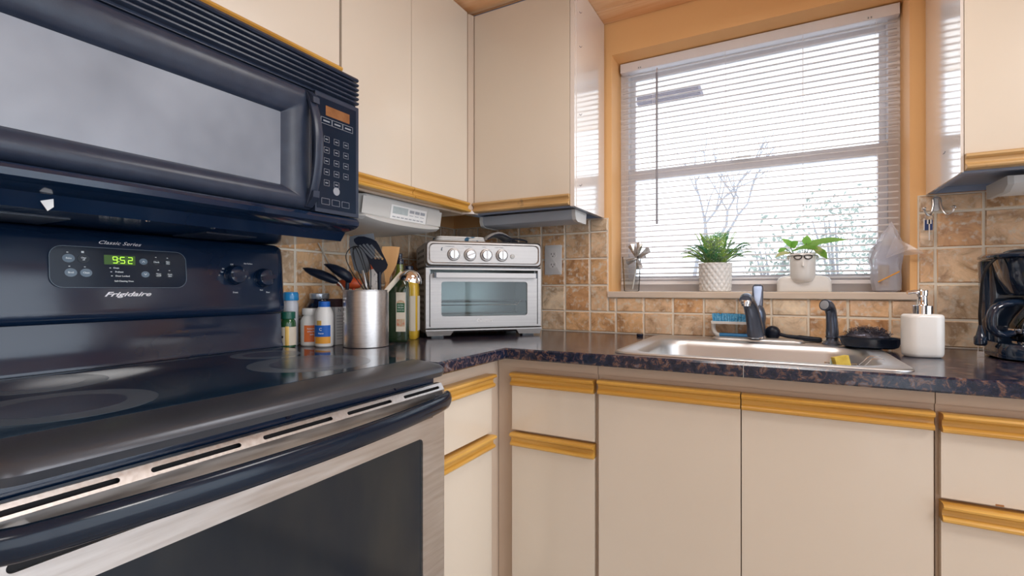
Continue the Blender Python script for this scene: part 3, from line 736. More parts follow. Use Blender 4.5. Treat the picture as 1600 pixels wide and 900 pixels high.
# ================================================================ RANGE
rg = thing('range', 'black and stainless electric range with a glass cooktop under the microwave', 'stove', (.33, -1.345, 0))
bm = BM()
box(bm, .030, .628, Y0, Y1-.002, .05, .884); box(bm, .06, .56, Y0+.02, Y1-.02, 0, .05)
box(bm, .628, .6335, Y0+.004, Y1-.006, .60, .884)
finish('body', bm, 'blackgloss', rg)
for y_ in (-1.36, -1.10):
    bm = BM(); lathe(bm, [(.006, 0), (.005, .003), (.002, .003)], (.6335, y_, .8785), n=12, ax='x'); finish('bolt', bm, 'darkpl', rg)
bm = BM()
def ct_loop(z, i0, i1, r):                           # inset front/right
    return [(p[0], p[1], z) for p in rr((.03+.678-i0)/2, (Y0-.001+Y1+.001)/2, .678-i0-.03, (Y1-Y0)+.002-2*i1, r, 8)]
loft(bm, [ct_loop(.8855, .020, .010, .030), ct_loop(.889, .006, .001, .034), ct_loop(.900, 0, -.0005, .036), ct_loop(.908, .003, .001, .036), ct_loop(.9135, .012, .004, .034),
          ct_loop(.918, .050, .014, .022), ct_loop(.9225, .085, .024, .015), ct_loop(.9222, .088, .026, .013)], True, True)
tp = finish('cooktop', bm, 'matte_rim', rg, ang=40)
bm = BM(); g = [(p[0], p[1]) for p in rr((.10+.591)/2, (Y0+Y1)/2, .491, Y1-Y0-.050, .012, 6)]
loft(bm, [[(x, y, .9215) for x, y in g], [(x, y, .9229) for x, y in g]]); gl = finish('glass_surface', bm, 'cooktop', tp)
for bx, by, r in ((.452, -1.590, .112), (.215, -1.545, .098), (.430, -1.150, .128), (.215, -1.110, .080)):
    bm = BM(); lathe(bm, [(r, 0), (r, .0002)], (bx, by, .9229), n=64); e = finish('burner_ring', bm, 'burner', gl)
    bm = BM(); lathe(bm, [(r*.66, 0), (r*.66, .0002)], (bx, by, .92312), n=64); finish('burner_core', bm, 'burner2', gl)
# backguard
bm = BM()
prism(bm, [(.030, Y0, .900), (.098, Y0, .9235), (.098, Y0, .930), (.092, Y0, .940), (.088, Y0, 1.004), (.088, Y0, 1.018), (.030, Y0, 1.018)], (0, Y1-Y0-.012, 0))
finish('backguard', bm, 'blackgloss', rg, bev=.002)
bm = BM(); L = []
prof = [(.030, 1.018), (.080, 1.016), (.098, 1.020), (.1035, 1.030), (.1025, 1.046), (.0985, 1.070), (.0905, 1.185), (.085, 1.2065), (.070, 1.214), (.030, 1.2145)]
for t_, ins in ((0, 0), (0, 0)): pass
ys = [Y0+.0005, Y1-.028, Y1-.014, Y1-.005, Y1-.0005]
def pl(y, k): return [(.030+(a-.030)*k, y, 1.10+(b-1.10)*(1-(1-k)*.35)) for a, b in prof]
L = [pl(ys[0], 1), pl(ys[1], 1), pl(ys[2], .97), pl(ys[3], .88), pl(ys[4], .70)]
loft(bm, L); cons = finish('console', bm, 'blackgloss', rg, ang=50)
def fx(z): return .0985+(z-1.070)*(.0905-.0985)/(1.185-1.070)
nrm = Vector((1, 0, .0696)).normalized(); upv = Vector((-.0696, 0, 1)).normalized()
def cpt(y, z, off=0): return Vector((fx(z), y, z))+nrm*off
def cons_plate(outl, th, off, holes=()):
    """outline in (y, z) on the console face"""
    return plate([(p[0], (p[1]-1.13)) for p in outl], [[(p[0], p[1]-1.13) for p in h] for h in holes], th, ((0, 1, 0), upv, cpt(0, 1.13, off)))
pcy, pcz, pw, ph = -1.3645, 1.1330, .2520, .0850
po = rr(pcy, pcz, pw, ph, .022, 6)
panel = finish('oven_control', cons_plate(po, .0022, .0013), 'panelgloss', cons)
inn = rr(pcy, pcz, pw-.0016, ph-.0016, .0212, 6)
finish('panel_border', cons_plate(po, .0012, .0028, [inn]), 'button', cons)
def disc(y, z, r, off, th=.0008, ry=None):
    bm = BM(); u = [(y+r*math.cos(2*PI*k/28), z+(ry or r)*math.sin(2*PI*k/28)) for k in range(28)]
    bm.free(); return cons_plate(u, th, off)
for y, z, w, m, s_ in ((-1.4600, 1.1502, .0100, 'button', 'Bake'), (-1.4358, 1.1500, .0100, 'button_dark', 'Clear\noff'), (-1.4570, 1.1213, .0100, 'button', 'Broil'), (-1.4321, 1.1214, .0100, 'button', 'Clean'),
                       (-1.3282, 1.1495, .0080, 'button', ''), (-1.3251, 1.1208, .0080, 'button', ''), (-1.3025, 1.1493, .0072, 'button_dark', 'Clock'), (-1.2785, 1.1490, .0072, 'button_dark', 'Bake\ntime'),
                       (-1.2988, 1.1203, .0072, 'button_dark', 'Timer\non/off'), (-1.2751, 1.1198, .0072, 'button_dark', 'Cook\ntime')):
    b_ = finish('button', disc(y, z, w, .0029, .0010, w*.86), m, cons)
    if s_: finish('lettering', text_bm(s_, .0048 if '\n' not in s_ else .0040, ((0, 1, 0), upv, cpt(y, z, .0036)), bold=.00012), 'print', b_)
    elif z > 1.13: finish('arrow', cons_plate([(y-.003, z-.0015), (y, z+.0020), (y+.003, z-.0015), (y+.0022, z-.0022), (y, z+.0002), (y-.0022, z-.0022)], .0004, .0036), 'print', b_)
    else: finish('arrow', cons_plate([(y-.003, z+.0015), (y-.0022, z+.0022), (y, z-.0002), (y+.0022, z+.0022), (y+.003, z+.0015), (y, z-.0020)], .0004, .0036), 'print', b_)
dots = []
for y, z in ((-1.4615, 1.1622), (-1.4590, 1.1340), (-1.4340, 1.1335), (-1.3030, 1.1605), (-1.2790, 1.1600), (-1.2990, 1.1315), (-1.2755, 1.1310), (-1.3905, 1.1330), (-1.3890, 1.1247), (-1.3880, 1.1160)):
    dots.append(cons_plate(rr(y, z, .0032, .0016, .0007, 2), .0003, .0027))
dots.append(plate([(-.0022, -.002), (.0022, -.002), (.0022, .002), (-.0022, .002)], [], .0003, ((0, 1, 0), upv, cpt(-1.4370, 1.1640, .0027))))
finish('indicator_marks', join_bm(dots), 'print', cons)
finish('display', cons_plate([(-1.4010, 1.1405), (-1.3440, 1.1405), (-1.3440, 1.1605), (-1.4010, 1.1605)], .0004, .0027), 'lcd', cons)
segs = {'9': 'abcdfg', '5': 'acdfg', '2': 'abdeg'}; seg = []
for ch, cy in (('9', -1.3815), ('5', -1.3680), ('2', -1.3535)):
    cz, hw, hh, w = 1.1505, .0038, .0066, .0013
    R_ = dict(a=(-hw, hw, hh-w/2, hh+w/2), d=(-hw, hw, -hh-w/2, -hh+w/2), g=(-hw, hw, -w/2, w/2), f=(-hw-w/2, -hw+w/2, .0006, hh-.0004), b=(hw-w/2, hw+w/2, .0006, hh-.0004), e=(-hw-w/2, -hw+w/2, -hh+.0004, -.0006), c=(hw-w/2, hw+w/2, -hh+.0004, -.0006))
    for q in segs[ch]:
        a, b, c_, d_ = R_[q]; seg.append(cons_plate([(cy+a, cz+c_), (cy+b, cz+c_), (cy+b, cz+d_), (cy+a, cz+d_)], .0003, .0031))
for dz in (-.003, .003): seg.append(cons_plate(rr(-1.3748, 1.1505+dz, .0014, .0014, .0003, 2), .0003, .0031))
finish('digits', join_bm(seg), 'digit', cons)
TX = lambda s_, sz, y, z, **k: text_bm(s_, sz, ((0, 1, 0), upv, cpt(y, z, k.pop('off', .0028))), **k)
finish('lettering', join_bm([TX('Oven', .0048, -1.3800, 1.1332, bold=.0001), TX('Preheat', .0048, -1.3745, 1.1248, bold=.0001), TX('Door Locked', .0048, -1.3685, 1.1160, bold=.0001), TX('Self-Cleaning Oven', .0046, -1.3660, 1.1050, bold=.0001)]), 'print', cons)
finish('script_lettering', TX('Classic Series', .0105, -1.3715, 1.1868, shear=.45, width=.078, off=.0006), 'silverprint', cons)
finish('brand_lettering', TX('Frigidaire', .0135, -1.3590, 1.0765, shear=.45, width=.088, bold=.0003, off=.0006), 'silverprint', cons)
finish('knob_lettering', join_bm([TX('Off', .006, -1.1250, 1.1520, off=.0006), TX('Hi', .006, -1.1480, 1.1400, off=.0006), TX('Lo', .006, -1.1510, 1.1320, off=.0006), TX('Hot Surface', .005, -1.0800, 1.1560, off=.0006),
        TX('Med', .005, -1.0450, 1.0850, off=.0006), TX('Front', .006, -1.1180, 1.0790, off=.0006), TX('Rear', .006, -1.0250, 1.0790, off=.0006)]), 'print', cons)
for y, z in ((-1.1214, 1.1245), (-1.0400, 1.1180)):
    kn = BM(); lathe(kn, [(.0262, 0), (.0262, .003), (.0245, .005), (.0235, .020), (.0210, .0245), (.012, .0265), (.001, .0265)], (0, 0, 0), n=36)
    q = Vector((0, 0, 1)).rotation_difference(nrm).to_matrix().to_4x4(); kn.transform(Matrix.Translation(cpt(y, z)) @ q)
    k_ = finish('knob', kn, 'blackgloss', cons)
    kn = BM(); box(kn, -.0055, .0055, -.0205, .0205, .018, .0330); kn.transform(Matrix.Translation(cpt(y, z)) @ q @ Matrix.Rotation(.15, 4, 'Z')); finish('grip', kn, 'blackgloss', k_, bev=.002)
# oven door: slotted top, handle, window
DX = .661; dy0, dy1, dzt = Y0+.003, -.9660, .8680
bm = BM(); outl = [(dy0, .20), (dy1, .20), (dy1, .854), (dy0, .854)]
hole = rr((-1.6480-1.0440)/2, (.7600+.42)/2, .604, .340, .012, 5)
rec = rr((-1.7045-1.0060)/2, .8035, .6985, .012, .0058, 5)
bm = plate(outl, [hole, rec], .010, ((0, 1, 0), (0, 0, 1), (DX-.005, 0, 0)))
dr_ = finish('oven_door', bm, 'steel_y', rg)
# sloping top strip with the vent slots
slots = []
for a, b in ((-1.1010, -.9800), (-1.2540, -1.1380), (-1.4200, -1.2880), (-1.5720, -1.4550), (-1.7150, -1.6050)): slots.append(rr((a+b)/2, .0085, b-a, .0066, .0032, 4))
tv = Vector((-.0105, 0, .0175)).normalized()
finish('vent_strip', plate([(dy0, 0), (dy1, 0), (dy1, .0180), (dy0, .0180)], slots, .002, ((0, 1, 0), tv, (DX-.001, 0, .8525))), 'steel', dr_)
bm = BM(); box(bm, .640, .6485, dy0, dy1, .20, .8670); box(bm, .6485, .6560, dy0+.002, dy1-.002, .795, .850); finish('inner_panel', bm, 'slot', dr_)
bm = BM(); box(bm, .6386, .6484, dy0, dy1, .8668, .8685); finish('top_edge', bm, 'steel', dr_)
bm = BM(); box(bm, DX-.0085, DX-.0045, -1.6480, -1.0440, .42, .760); finish('window', bm, 'ovenglass', dr_)
bm = BM(); pts = []; rs = []
for i in range(33):
    t_ = i/32; y = -1.7230+t_*(1.7230-.9665); bow = math.sin(PI*min(max(t_, 0), 1))**.55
    pts.append((.6690+.050*bow, y, .8330+.002*bow)); rs.append(.0185)
tube(bm, pts, rs, n=18, flat=.62, up=(0, 0, 1))
hd = finish('handle', bm, 'handleblack', dr_)
for y in (-1.700, -.9860):
    bm = BM(); prism(bm, [(.658, y-.014, .818), (.658, y+.014, .818), (.678, y+.010, .820), (.678, y-.010, .820)], (0, 0, .026)); finish('handle_mount', bm, 'blackgloss', hd)
bm = BM(); box(bm, .632, .658, dy0, dy1, .06, .192); finish('storage_drawer', bm, 'steel_y', rg, bev=.004)

# ================================================================ SINK AREA
sk = thing('sink', 'stainless steel drop-in sink set into the countertop under the window', 'sink', (1.276, -.33, CT))
def lp(cx, cy, w, h, r, z, n=7): return [(a, b, z) for a, b in rr(cx, cy, w, h, r, n)]
bm = BM(); cx, cy = 1.276, -.330
loft(bm, [lp(cx, cy, .655, .548, .045, CT+.0004), lp(cx, cy, .655, .548, .045, CT+.0020), lp(cx, cy, .648, .541, .044, CT+.0050), lp(cx, cy, .632, .525, .042, CT+.0042),
          lp(cx, cy-.038, .570, .415, .085, CT+.0036), lp(cx, cy-.038, .556, .401, .080, CT-.001), lp(cx, cy-.038, .540, .385, .075, CT-.020), lp(cx, cy-.038, .520, .365, .075, CT-.150),
          lp(cx, cy-.038, .495, .340, .070, CT-.172), lp(cx, cy-.038, .44, .285, .060, CT-.178), lp(cx, cy-.038, .10, .10, .048, CT-.181)], False, True)
finish('basin', bm, 'sinksteel', sk, ang=60)
bm = BM(); lathe(bm, [(.042, -.1808), (.042, -.1795), (.036, -.1790), (.034, -.1805)], (cx, cy-.038, CT), n=28); finish('drain', bm, 'chrome', sk)
SR = CT+.0042                                        # rim height
# faucet
fa = thing('faucet', 'dark brushed metal single-lever faucet standing behind the sink', 'faucet', (1.284, -.108, SR))
bm = BM(); L = []
for w, h, z in ((.272, .058, 0), (.272, .058, .003), (.262, .050, .008), (.20, .040, .0095)): L.append([(a, b, SR+z) for a, b in rr(1.284, -.108, w, h, h/2-.001, 8)])
loft(bm, L); finish('base_plate', bm, 'sinksteel', fa, ang=50)
bm = BM(); lathe(bm, [(.0265, .0085), (.0265, .016), (.0235, .019), (.0235, .032), (.0245, .034), (.0245, .060), (.0265, .075), (.0255, .090), (.020, .108), (.014, .116)], (1.286, -.106, SR), n=30)
finish('body', bm, 'pewter', fa, ang=50)
bm = BM(); lathe(bm, [(.0272, .0090), (.0272, .0175), (.0250, .0185)], (1.286, -.106, SR), n=30); finish('collar', bm, 'chrome', fa)
bm = BM()
pp = smooth_path([(1.283, -.124, SR+.020), (1.280, -.136, SR+.052), (1.274, -.152, SR+.092), (1.267, -.176, SR+.122), (1.262, -.206, SR+.139), (1.260, -.236, SR+.142), (1.2595, -.254, SR+.136)], 5)
rs = [.0150+.0075*max(0, 1-i/len(pp)*1.5) for i in range(len(pp))]
tube(bm, pp, rs, n=20, up=(0, 1, 0), flat=1.15); sp = finish('spout', bm, 'pewter', fa, ang=60)
bm = BM(); lathe(bm, [(.0145, 0), (.0155, -.002), (.0155, -.010), (.0135, -.011), (.0130, -.018), (.011, -.018), (.010, -.012)], (1.2595, -.250, SR+.136), n=24); finish('aerator', bm, 'chrome', sp)
bm = BM(); L = []
for y, z, w, h in ((-.106, SR+.098, .016, .016), (-.098, SR+.122, .0165, .013), (-.088, SR+.150, .0165, .0075), (-.079, SR+.172, .0165, .005), (-.076, SR+.180, .0150, .004), (-.0745, SR+.184, .010, .003)):
    L.append([(1.287+a, y+b*.9, z+b*.35) for a, b in rr(0, 0, 2*w, 2*h, min(w, h)*.95, 5)])
loft(bm, L); lv = finish('lever', bm, 'pewter', fa, ang=60)
# side sprayer
sy_ = thing('side_sprayer', 'dark metal side sprayer with a tilted round head right of the faucet', 'sprayer', (1.492, -.112, SR))
bm = BM(); lathe(bm, [(.0265, 0), (.0265, .003), (.020, .009), (.0165, .013), (.0160, .020), (.0185, .022), (.0185, .025), (.0165, .026)], (1.492, -.112, SR), n=28); finish('base', bm, 'pewter', sy_)
bm = BM(); pp = smooth_path([(1.492, -.112, SR+.022), (1.4915, -.112, SR+.050), (1.490, -.113, SR+.082), (1.487, -.117, SR+.104), (1.480, -.126, SR+.118), (1.470, -.138, SR+.1215)], 5)
tube(bm, pp, [.0165, .0168, .017, .0172, .0168, .0162, .016, .0158, .0155, .0152, .015, .0148, .0148, .0148, .0150, .0152, .0154, .0156, .016, .0164, .0166, .0168, .0168, .0170, .0172, .0172][:len(pp)], n=22, up=(1, 0, 0))
wn_ = finish('wand', bm, 'pewter', sy_, ang=60)
bm = BM(); lathe(bm, [(.0135, 0), (.0135, .0012), (.012, .0018)], (0, 0, 0), n=22)
d_ = (Vector(pp[-1])-Vector(pp[-2])).normalized(); bm.transform(Matrix.Translation(pp[-1]) @ Vector((0, 0, 1)).rotation_difference(d_).to_matrix().to_4x4()); finish('nozzle', bm, 'greypl2', wn_)
# blue scrub brush, bristles up
sb = thing('scrub_brush', 'blue and white scrub brush lying bristles up behind the faucet', 'brush', (1.215, -.042, SR))
bm = BM(); rnd = random.Random(5)
for i in range(30):
    for j in range(5):
        x, y = 1.147+i*.0048+rnd.uniform(-.001, .001), -.060+j*.0075; lean = (i/29-.5)*.004
        tube(bm, [(x, y, SR+.057), (x+lean, y, SR+.079+rnd.uniform(0, .006))], [.0022, .0026], n=5)
finish('bristles', bm, 'bristle', sb)
bm = BM(); prism(bm, [(1.142, -.066, SR+.049), (1.296, -.066, SR+.049), (1.298, -.066, SR+.058), (1.140, -.066, SR+.058)], (0, .042, 0)); finish('brush_back', bm, 'whitepl', sb, bev=.003)
bm = BM(); tube(bm, smooth_path([(1.147, -.045, SR+.052), (1.146, -.045, SR+.035), (1.150, -.045, SR+.020), (1.158, -.045, SR+.011), (1.168, -.045, SR+.0085)], 5), .0075, n=12); finish('handle_arm', bm, 'whitepl', sb)
bm = BM(); tube(bm, smooth_path([(1.166, -.045, SR+.0085), (1.21, -.045, SR+.0085), (1.26, -.045, SR+.0085), (1.285, -.045, SR+.012), (1.291, -.045, SR+.030), (1.290, -.045, SR+.050)], 5), .0082, n=12); finish('grip', bm, 'blue', sb)
# black dish brush
db = thing('dish_brush', 'black long-handled dish brush lying right of the faucet', 'brush', (1.39, -.056, SR))
bm = BM(); lathe(bm, [(.004, -.018), (.018, -.014), (.0235, -.004), (.0235, .006), (.017, .014), (.006, .018)], (1.330, -.052, SR+.0238), n=26, ax='y'); finish('head', bm, 'navy', db, ang=60)
bm = BM(); tube(bm, smooth_path([(1.345, -.054, SR+.022), (1.370, -.056, SR+.0155), (1.400, -.058, SR+.0125), (1.43, -.061, SR+.0100), (1.455, -.064, SR+.0085), (1.468, -.066, SR+.0080)], 4), [.006]*5+[.0065]*4+[.0085]*5+[.0082]*5+[.0075, .006], n=12); finish('handle', bm, 'navy', db)
# tray with steel wool
ty = thing('soap_dish', 'dark oval dish holding a black scouring pad beside the soap dispenser', 'dish', (1.578, -.165, SR+.001))
bm = BM(); rz = math.radians(-8)
def ov(a, b, z): return [(1.578+a*math.cos(2*PI*k/36)*math.cos(rz)-b*math.sin(2*PI*k/36)*math.sin(rz), -.165+a*math.cos(2*PI*k/36)*math.sin(rz)+b*math.sin(2*PI*k/36)*math.cos(rz), z) for k in range(36)]
T0 = SR+.0010
loft(bm, [ov(.058, .038, T0), ov(.066, .046, T0+.004), ov(.074, .052, T0+.026), ov(.0775, .055, T0+.0285), ov(.0775, .055, T0+.030), ov(.071, .049, T0+.029), ov(.064, .043, T0+.006), ov(.050, .032, T0+.004)])
finish('bowl', bm, 'tray', ty, ang=40)
sw = thing('scouring_pad', 'curly dark steel wool pad lying in the oval dish', 'scourer', (1.574, -.162, T0+.005))
bm = BM(); rnd = random.Random(9)
sphere(bm, (1.572, -.163, T0+.030), .040, 1.30, .84, .50, n=20, m=10)
for k in range(420):
    a, b = rnd.uniform(0, 2*PI), rnd.uniform(-.15, 1)
    sx, sy2, sz = .056, .036, .022; r_ = (1-b*b*.7)**.5
    p = Vector((1.574+sx*r_*math.cos(a)*rnd.uniform(.3, 1.05), -.162+sy2*r_*math.sin(a)*rnd.uniform(.3, 1.05), T0+.033+sz*b*rnd.uniform(.8, 1.25)))
    R = rnd.uniform(.003, .007); ph = rnd.uniform(0, 6); ax1 = Vector((rnd.gauss(0, 1), rnd.gauss(0, 1), rnd.gauss(0, 1))).normalized(); ax2 = ax1.cross(Vector((rnd.gauss(0, 1), 1, rnd.gauss(0, 1)))).normalized()
    tube(bm, [p+ax1*R*math.cos(ph+t)+ax2*R*math.sin(ph+t) for t in (0, .9, 1.8, 2.7, 3.6, 4.5)], .00055, n=4)
finish('coils', bm, 'wool', sw, ang=80)
# soap dispenser
so = thing('soap_dispenser', 'white ceramic soap dispenser with a chrome pump on the counter', 'soap dispenser', (1.672, -.285, CT))
rzs = math.radians(12)
def so_l(w, h, z, r):
    return [(1.672+a*math.cos(rzs)-b*math.sin(rzs), -.285+a*math.sin(rzs)+b*math.cos(rzs), CT+z) for a, b in rr(0, 0, w, h, r, 7)]
bm = BM(); loft(bm, [so_l(.072, .048, .0005, .020), so_l(.081, .056, .003, .024), so_l(.086, .061, .010, .027), so_l(.0875, .062, .030, .028), so_l(.0875, .062, .100, .028), so_l(.086, .060, .1060, .027), so_l(.078, .054, .1095, .025), so_l(.040, .038, .1105, .018)])
finish('bottle', bm, 'white', so, ang=60)
bm = BM(); lathe(bm, [(.0215, .1100), (.0215, .1310), (.020, .1320), (.012, .1325), (.0105, .136), (.0100, .155), (.0115, .157), (.0120, .1700), (.011, .1715)], (1.672, -.285, CT), n=28); pm_ = finish('pump', bm, 'chrome', so, ang=30)
bm = BM(); tube(bm, [(1.674, -.285, CT+.166), (1.655, -.289, CT+.167), (1.640, -.292, CT+.1645)], [.0062, .0055, .0040], n=12, flat=1.2); finish('nozzle', bm, 'chrome', pm_)
# sponge and scrub mesh in the sink
cy_ = thing('sink_caddy', 'small wire basket hanging inside the right end of the sink', 'basket', (1.487, -.440, CT-.078))
bm = BM(); q0, q1, r0, r1, zb, zt_ = 1.452, 1.522, -.485, -.395, CT-.078, CT-.016
for z in (zb, (zb+zt_)/2, zt_): tube(bm, [(q0, r0, z), (q1, r0, z), (q1, r1, z), (q0, r1, z), (q0, r0, z)], .0014, n=6)
for k in range(8):
    x = q0+k*.010; tube(bm, [(x, r0, zt_), (x, r0, zb), (x, r1, zb), (x, r1, zt_)], .0010, n=5)
for k in range(1, 9):
    y = r0+k*.010; tube(bm, [(q0, y, zt_), (q0, y, zb), (q1, y, zb), (q1, y, zt_)], .0010, n=5)
finish('basket', bm, 'chrome', cy_)
for y in (-.465, -.415):
    bm = BM(); tube(bm, smooth_path([(1.522, y, CT-.017), (1.534, y, CT-.004), (1.545, y, CT+.008), (1.562, y, CT+.0075), (1.568, y, CT+.0055)], 4), .0014, n=6); finish('hanger', bm, 'chrome', cy_)
sg = thing('sponge', 'yellow sponge standing in the wire basket in the sink', 'sponge', (1.490, -.440, CT-.076))
bm = BM(); box(bm, -.016, .016, -.010, .010, 0, .085); bm.transform(Matrix.Translation((1.499, -.442, CT-.0755)) @ Matrix.Rotation(-.22, 4, 'Y') @ Matrix.Rotation(.35, 4, 'Z')); finish('foam', bm, 'sponge', sg, bev=.004)
dr2 = thing('dish_scrubber', 'pale mint looped plastic scrubber beside the yellow sponge', 'scrubber', (1.4665, -.44, CT-.0765))
bm = BM(); rnd = random.Random(4)
for k in range(22):
    a = rnd.uniform(0, 2*PI); p = Vector((1.4650+rnd.uniform(-.006, .004), -.440+rnd.uniform(-.018, .018), CT-.05+rnd.uniform(-.018, .040)))
    tube(bm, smooth_path([p, p+Vector((.004*math.cos(a), .010*math.sin(a), .012)), p+Vector((.007*math.cos(a), .014*math.sin(a), .003)), p+Vector((.004*math.cos(a), .010*math.sin(a), -.010))], 4), .0011, n=5)
tube(bm, [(1.4655, -.440, CT-.0755), (1.4655, -.440, CT-.02)], .006, n=10)
finish('loops', bm, 'sponge_mesh', dr2)
bc = thing('bottle_cap', 'small black flat cap lying on the counter left of the sink', 'cap', (.902, -.10, CT))
bm = BM(); lathe(bm, [(.011, .0003), (.012, .002), (.012, .009), (.010, .0105), (.001, .0105)], (.902, -.10, CT), n=20); finish('shell', bm, 'darkpl', bc)

# ================================================================ WINDOW SILL THINGS
SZ = WZ0
# fern in a quilted pot
fp = thing('potted_fern', 'bushy green fern in a diamond-patterned white pot on the sill', 'potted plant', (1.1425, .048, SZ))
bm = BM(); n = 160; L = []
prof = [(.0500, .0), (.0530, .002)]
for i in range(49): prof.append((.0520+.0040*i/48, .006+.094*i/48))
prof += [(.0580, .1045), (.0560, .1055), (.0540, .104), (.0530, .085)]
for i, (r, z) in enumerate(prof):
    ring_ = []
    for k in range(n):
        a = 2*PI*k/n; q = 0
        if 2 <= i < 51: q = .0034*abs(math.sin(a*9+(i-2)*PI/14))*abs(math.sin(a*9-(i-2)*PI/14))
        ring_.append((1.1425+(r+q)*math.cos(a), .048+(r+q)*math.sin(a), SZ+z))
    L.append(ring_)
loft(bm, L); finish('pot', bm, 'white', fp, ang=60)
bm = BM(); lathe(bm, [(.052, .088), (.03, .094), (.001, .096)], (1.1425, .048, SZ)); finish('soil', bm, 'soil', fp)
rnd = random.Random(21)
def frond(bm, base, azi, L_, rise, droop, wd, rnd, nl=14):
    pts = []
    for i in range(9):
        t = i/8; out = L_*t*(1-.1*t); pts.append(Vector(base)+Vector((math.cos(azi)*out, math.sin(azi)*out*.62, rise*math.sin(min(t*1.35, 1.9))-droop*t*t)))
    tube(bm, pts, [.0011]*8+[.0004], n=4)
    for i in range(2, nl*2):
        t = i/(nl*2); q = t*8; k = min(int(q), 7); p = pts[k].lerp(pts[k+1], q-k); d = (pts[k+1]-pts[k]).normalized()
        s = d.cross(Vector((0, 0, 1))); s = s.normalized() if s.length > .01 else Vector((1, 0, 0))
        sd = 1 if i % 2 else -1; ln = wd*math.sin(PI*min(.18+t*.8, 1))**.7
        tip = p+(s*sd*.80+d*.55+Vector((0, 0, rnd.uniform(-.1, .35))))*ln; m = p.lerp(tip, .45); e = (d*.05+Vector((0, 0, .075)))*ln
        bm.faces.new([bm.verts.new(p), bm.verts.new(m+e), bm.verts.new(tip), bm.verts.new(m-e)])
bm = BM(); bm2 = BM()
for k in range(60):
    azi = 2*PI*k/60+rnd.uniform(-.1, .1); inner = k % 3 == 0
    base_ = (1.1425+.02*math.cos(azi), .048+.02*math.sin(azi), SZ+.092)
    if inner: frond(bm, base_, azi, rnd.uniform(.030, .065), rnd.uniform(.115, .135), 0, .026, rnd)
    else: frond(bm if k % 2 else bm2, base_, azi, rnd.uniform(.10, .135), rnd.uniform(.070, .125), rnd.uniform(.02, .06), .024, rnd)
for b_ in (bm, bm2):
    for v in b_.verts: v.co.y = min(v.co.y, .083)
finish('fronds', bm, 'fern', fp, ang=10); finish('pale_fronds', bm2, 'fern_grey', fp, ang=10)['label'] = 'greyer outer fronds'
# face planter with pothos
fc = thing('face_planter', 'white bust planter wearing black glasses with a leafy vine growing out', 'planter', (1.4225, .046, SZ))
fx0, fy0 = 1.4225, .046
bm = BM(); L = []
for z, w, d, r_ in ((.0004, .158, .048, .010), (.002, .161, .050, .012), (.030, .160, .050, .014), (.040, .157, .049, .016), (.047, .149, .047, .018), (.0525, .132, .044, .020), (.0555, .100, .038, .018), (.0565, .060, .032, .014)):
    L.append([(fx0+a, fy0+.004+b, SZ+z) for a, b in rr(0, 0, w, d, r_, 7)])
loft(bm, L); finish('shoulders', bm, 'white', fc, ang=60)
bm = BM(); lathe(bm, [(.008, .0300), (.022, .0315), (.032, .037), (.0372, .047), (.0388, .062), (.0402, .100), (.0408, .128), (.0395, .1292), (.0375, .128), (.036, .110)], (fx0-.003, fy0-.006, SZ), n=36); hdp = finish('head', bm, 'white', fc, ang=60)
for sx in (-1, 1):
    bm = BM(); sphere(bm, (fx0-.003+sx*.0415, fy0-.004, SZ+.119), .0072, .75, .6, 1.05, n=12, m=8); finish('ear', bm, 'white', hdp)
hx, hy = fx0-.003, fy0-.006
bm = BM(); L = []
for z, w, d in ((.106, .0016, .0005), (.100, .0022, .002), (.092, .0030, .0045), (.086, .0038, .0060), (.0835, .0030, .0040)):
    L.append([(hx+a*1.0, hy-.0395-d+b*.5, SZ+z) for a, b in rr(0, 0, 2*w, 2*w, w*.9, 4)])
loft(bm, L); finish('nose', bm, 'white', hdp, ang=60)
bm = BM()
for sx in (-1, 1):
    pts = []
    for k in range(21):
        a = 2*PI*k/20; u = .0115*math.cos(a); v = (.0095 if math.sin(a) < 0 else .0040)*math.sin(a)
        uu = sx*.0148+u; pts.append((hx+uu, hy-math.sqrt(max(.0418**2-uu*uu, 0))-.0016, SZ+.1190+v))
    tube(bm, pts[:-1]+[pts[0]], .0016, n=6)
tube(bm, [(hx-.004, hy-.0435, SZ+.1215), (hx, hy-.0440, SZ+.1222), (hx+.004, hy-.0435, SZ+.1215)], .0010, n=6)
for sx in (-1, 1): tube(bm, smooth_path([(hx+sx*.0262, hy-.0345, SZ+.1222), (hx+sx*.034, hy-.026, SZ+.1225), (hx+sx*.0425, hy-.006, SZ+.1225)], 4), .0009, n=6)
gs = finish('glasses', bm, 'wire', hdp)
bm = BM(); lathe(bm, [(.0375, .118), (.02, .122), (.001, .123)], (hx, hy, SZ)); finish('soil', bm, 'soil', fc)
def leaf(bm, base, tip, w, nrm_, fold=.12, curl=.06, mi=0):
    b, t = Vector(base), Vector(tip); d = t-b; Ln = d.length; d.normalize(); nn = Vector(nrm_); nn = (nn-d*nn.dot(d)).normalized(); s = d.cross(nn)
    prof = [(0, .0), (.04, .30), (.15, .66), (.30, .92), (.45, 1.0), (.62, .86), (.78, .58), (.90, .28), (1.0, 0)]
    mid, lf, rt = [], [], []
    for u, k in prof:
        c_ = b+d*Ln*u+nn*(math.sin(u*PI)*curl*Ln); hw = w/2*k
        mid.append(bm.verts.new(c_)); lf.append(bm.verts.new(c_+s*hw+nn*fold*hw-d*(.12*w if u < .15 and k > 0 else 0))); rt.append(bm.verts.new(c_-s*hw+nn*fold*hw-d*(.12*w if u < .15 and k > 0 else 0)))
    for i in range(len(prof)-1):
        for sd in (lf, rt):
            try: bm.faces.new([mid[i], mid[i+1], sd[i+1], sd[i]])
            except Exception: pass
def P3(x, z, y=0): return (fx0+x, fy0+y, SZ+z)
bm = BM()
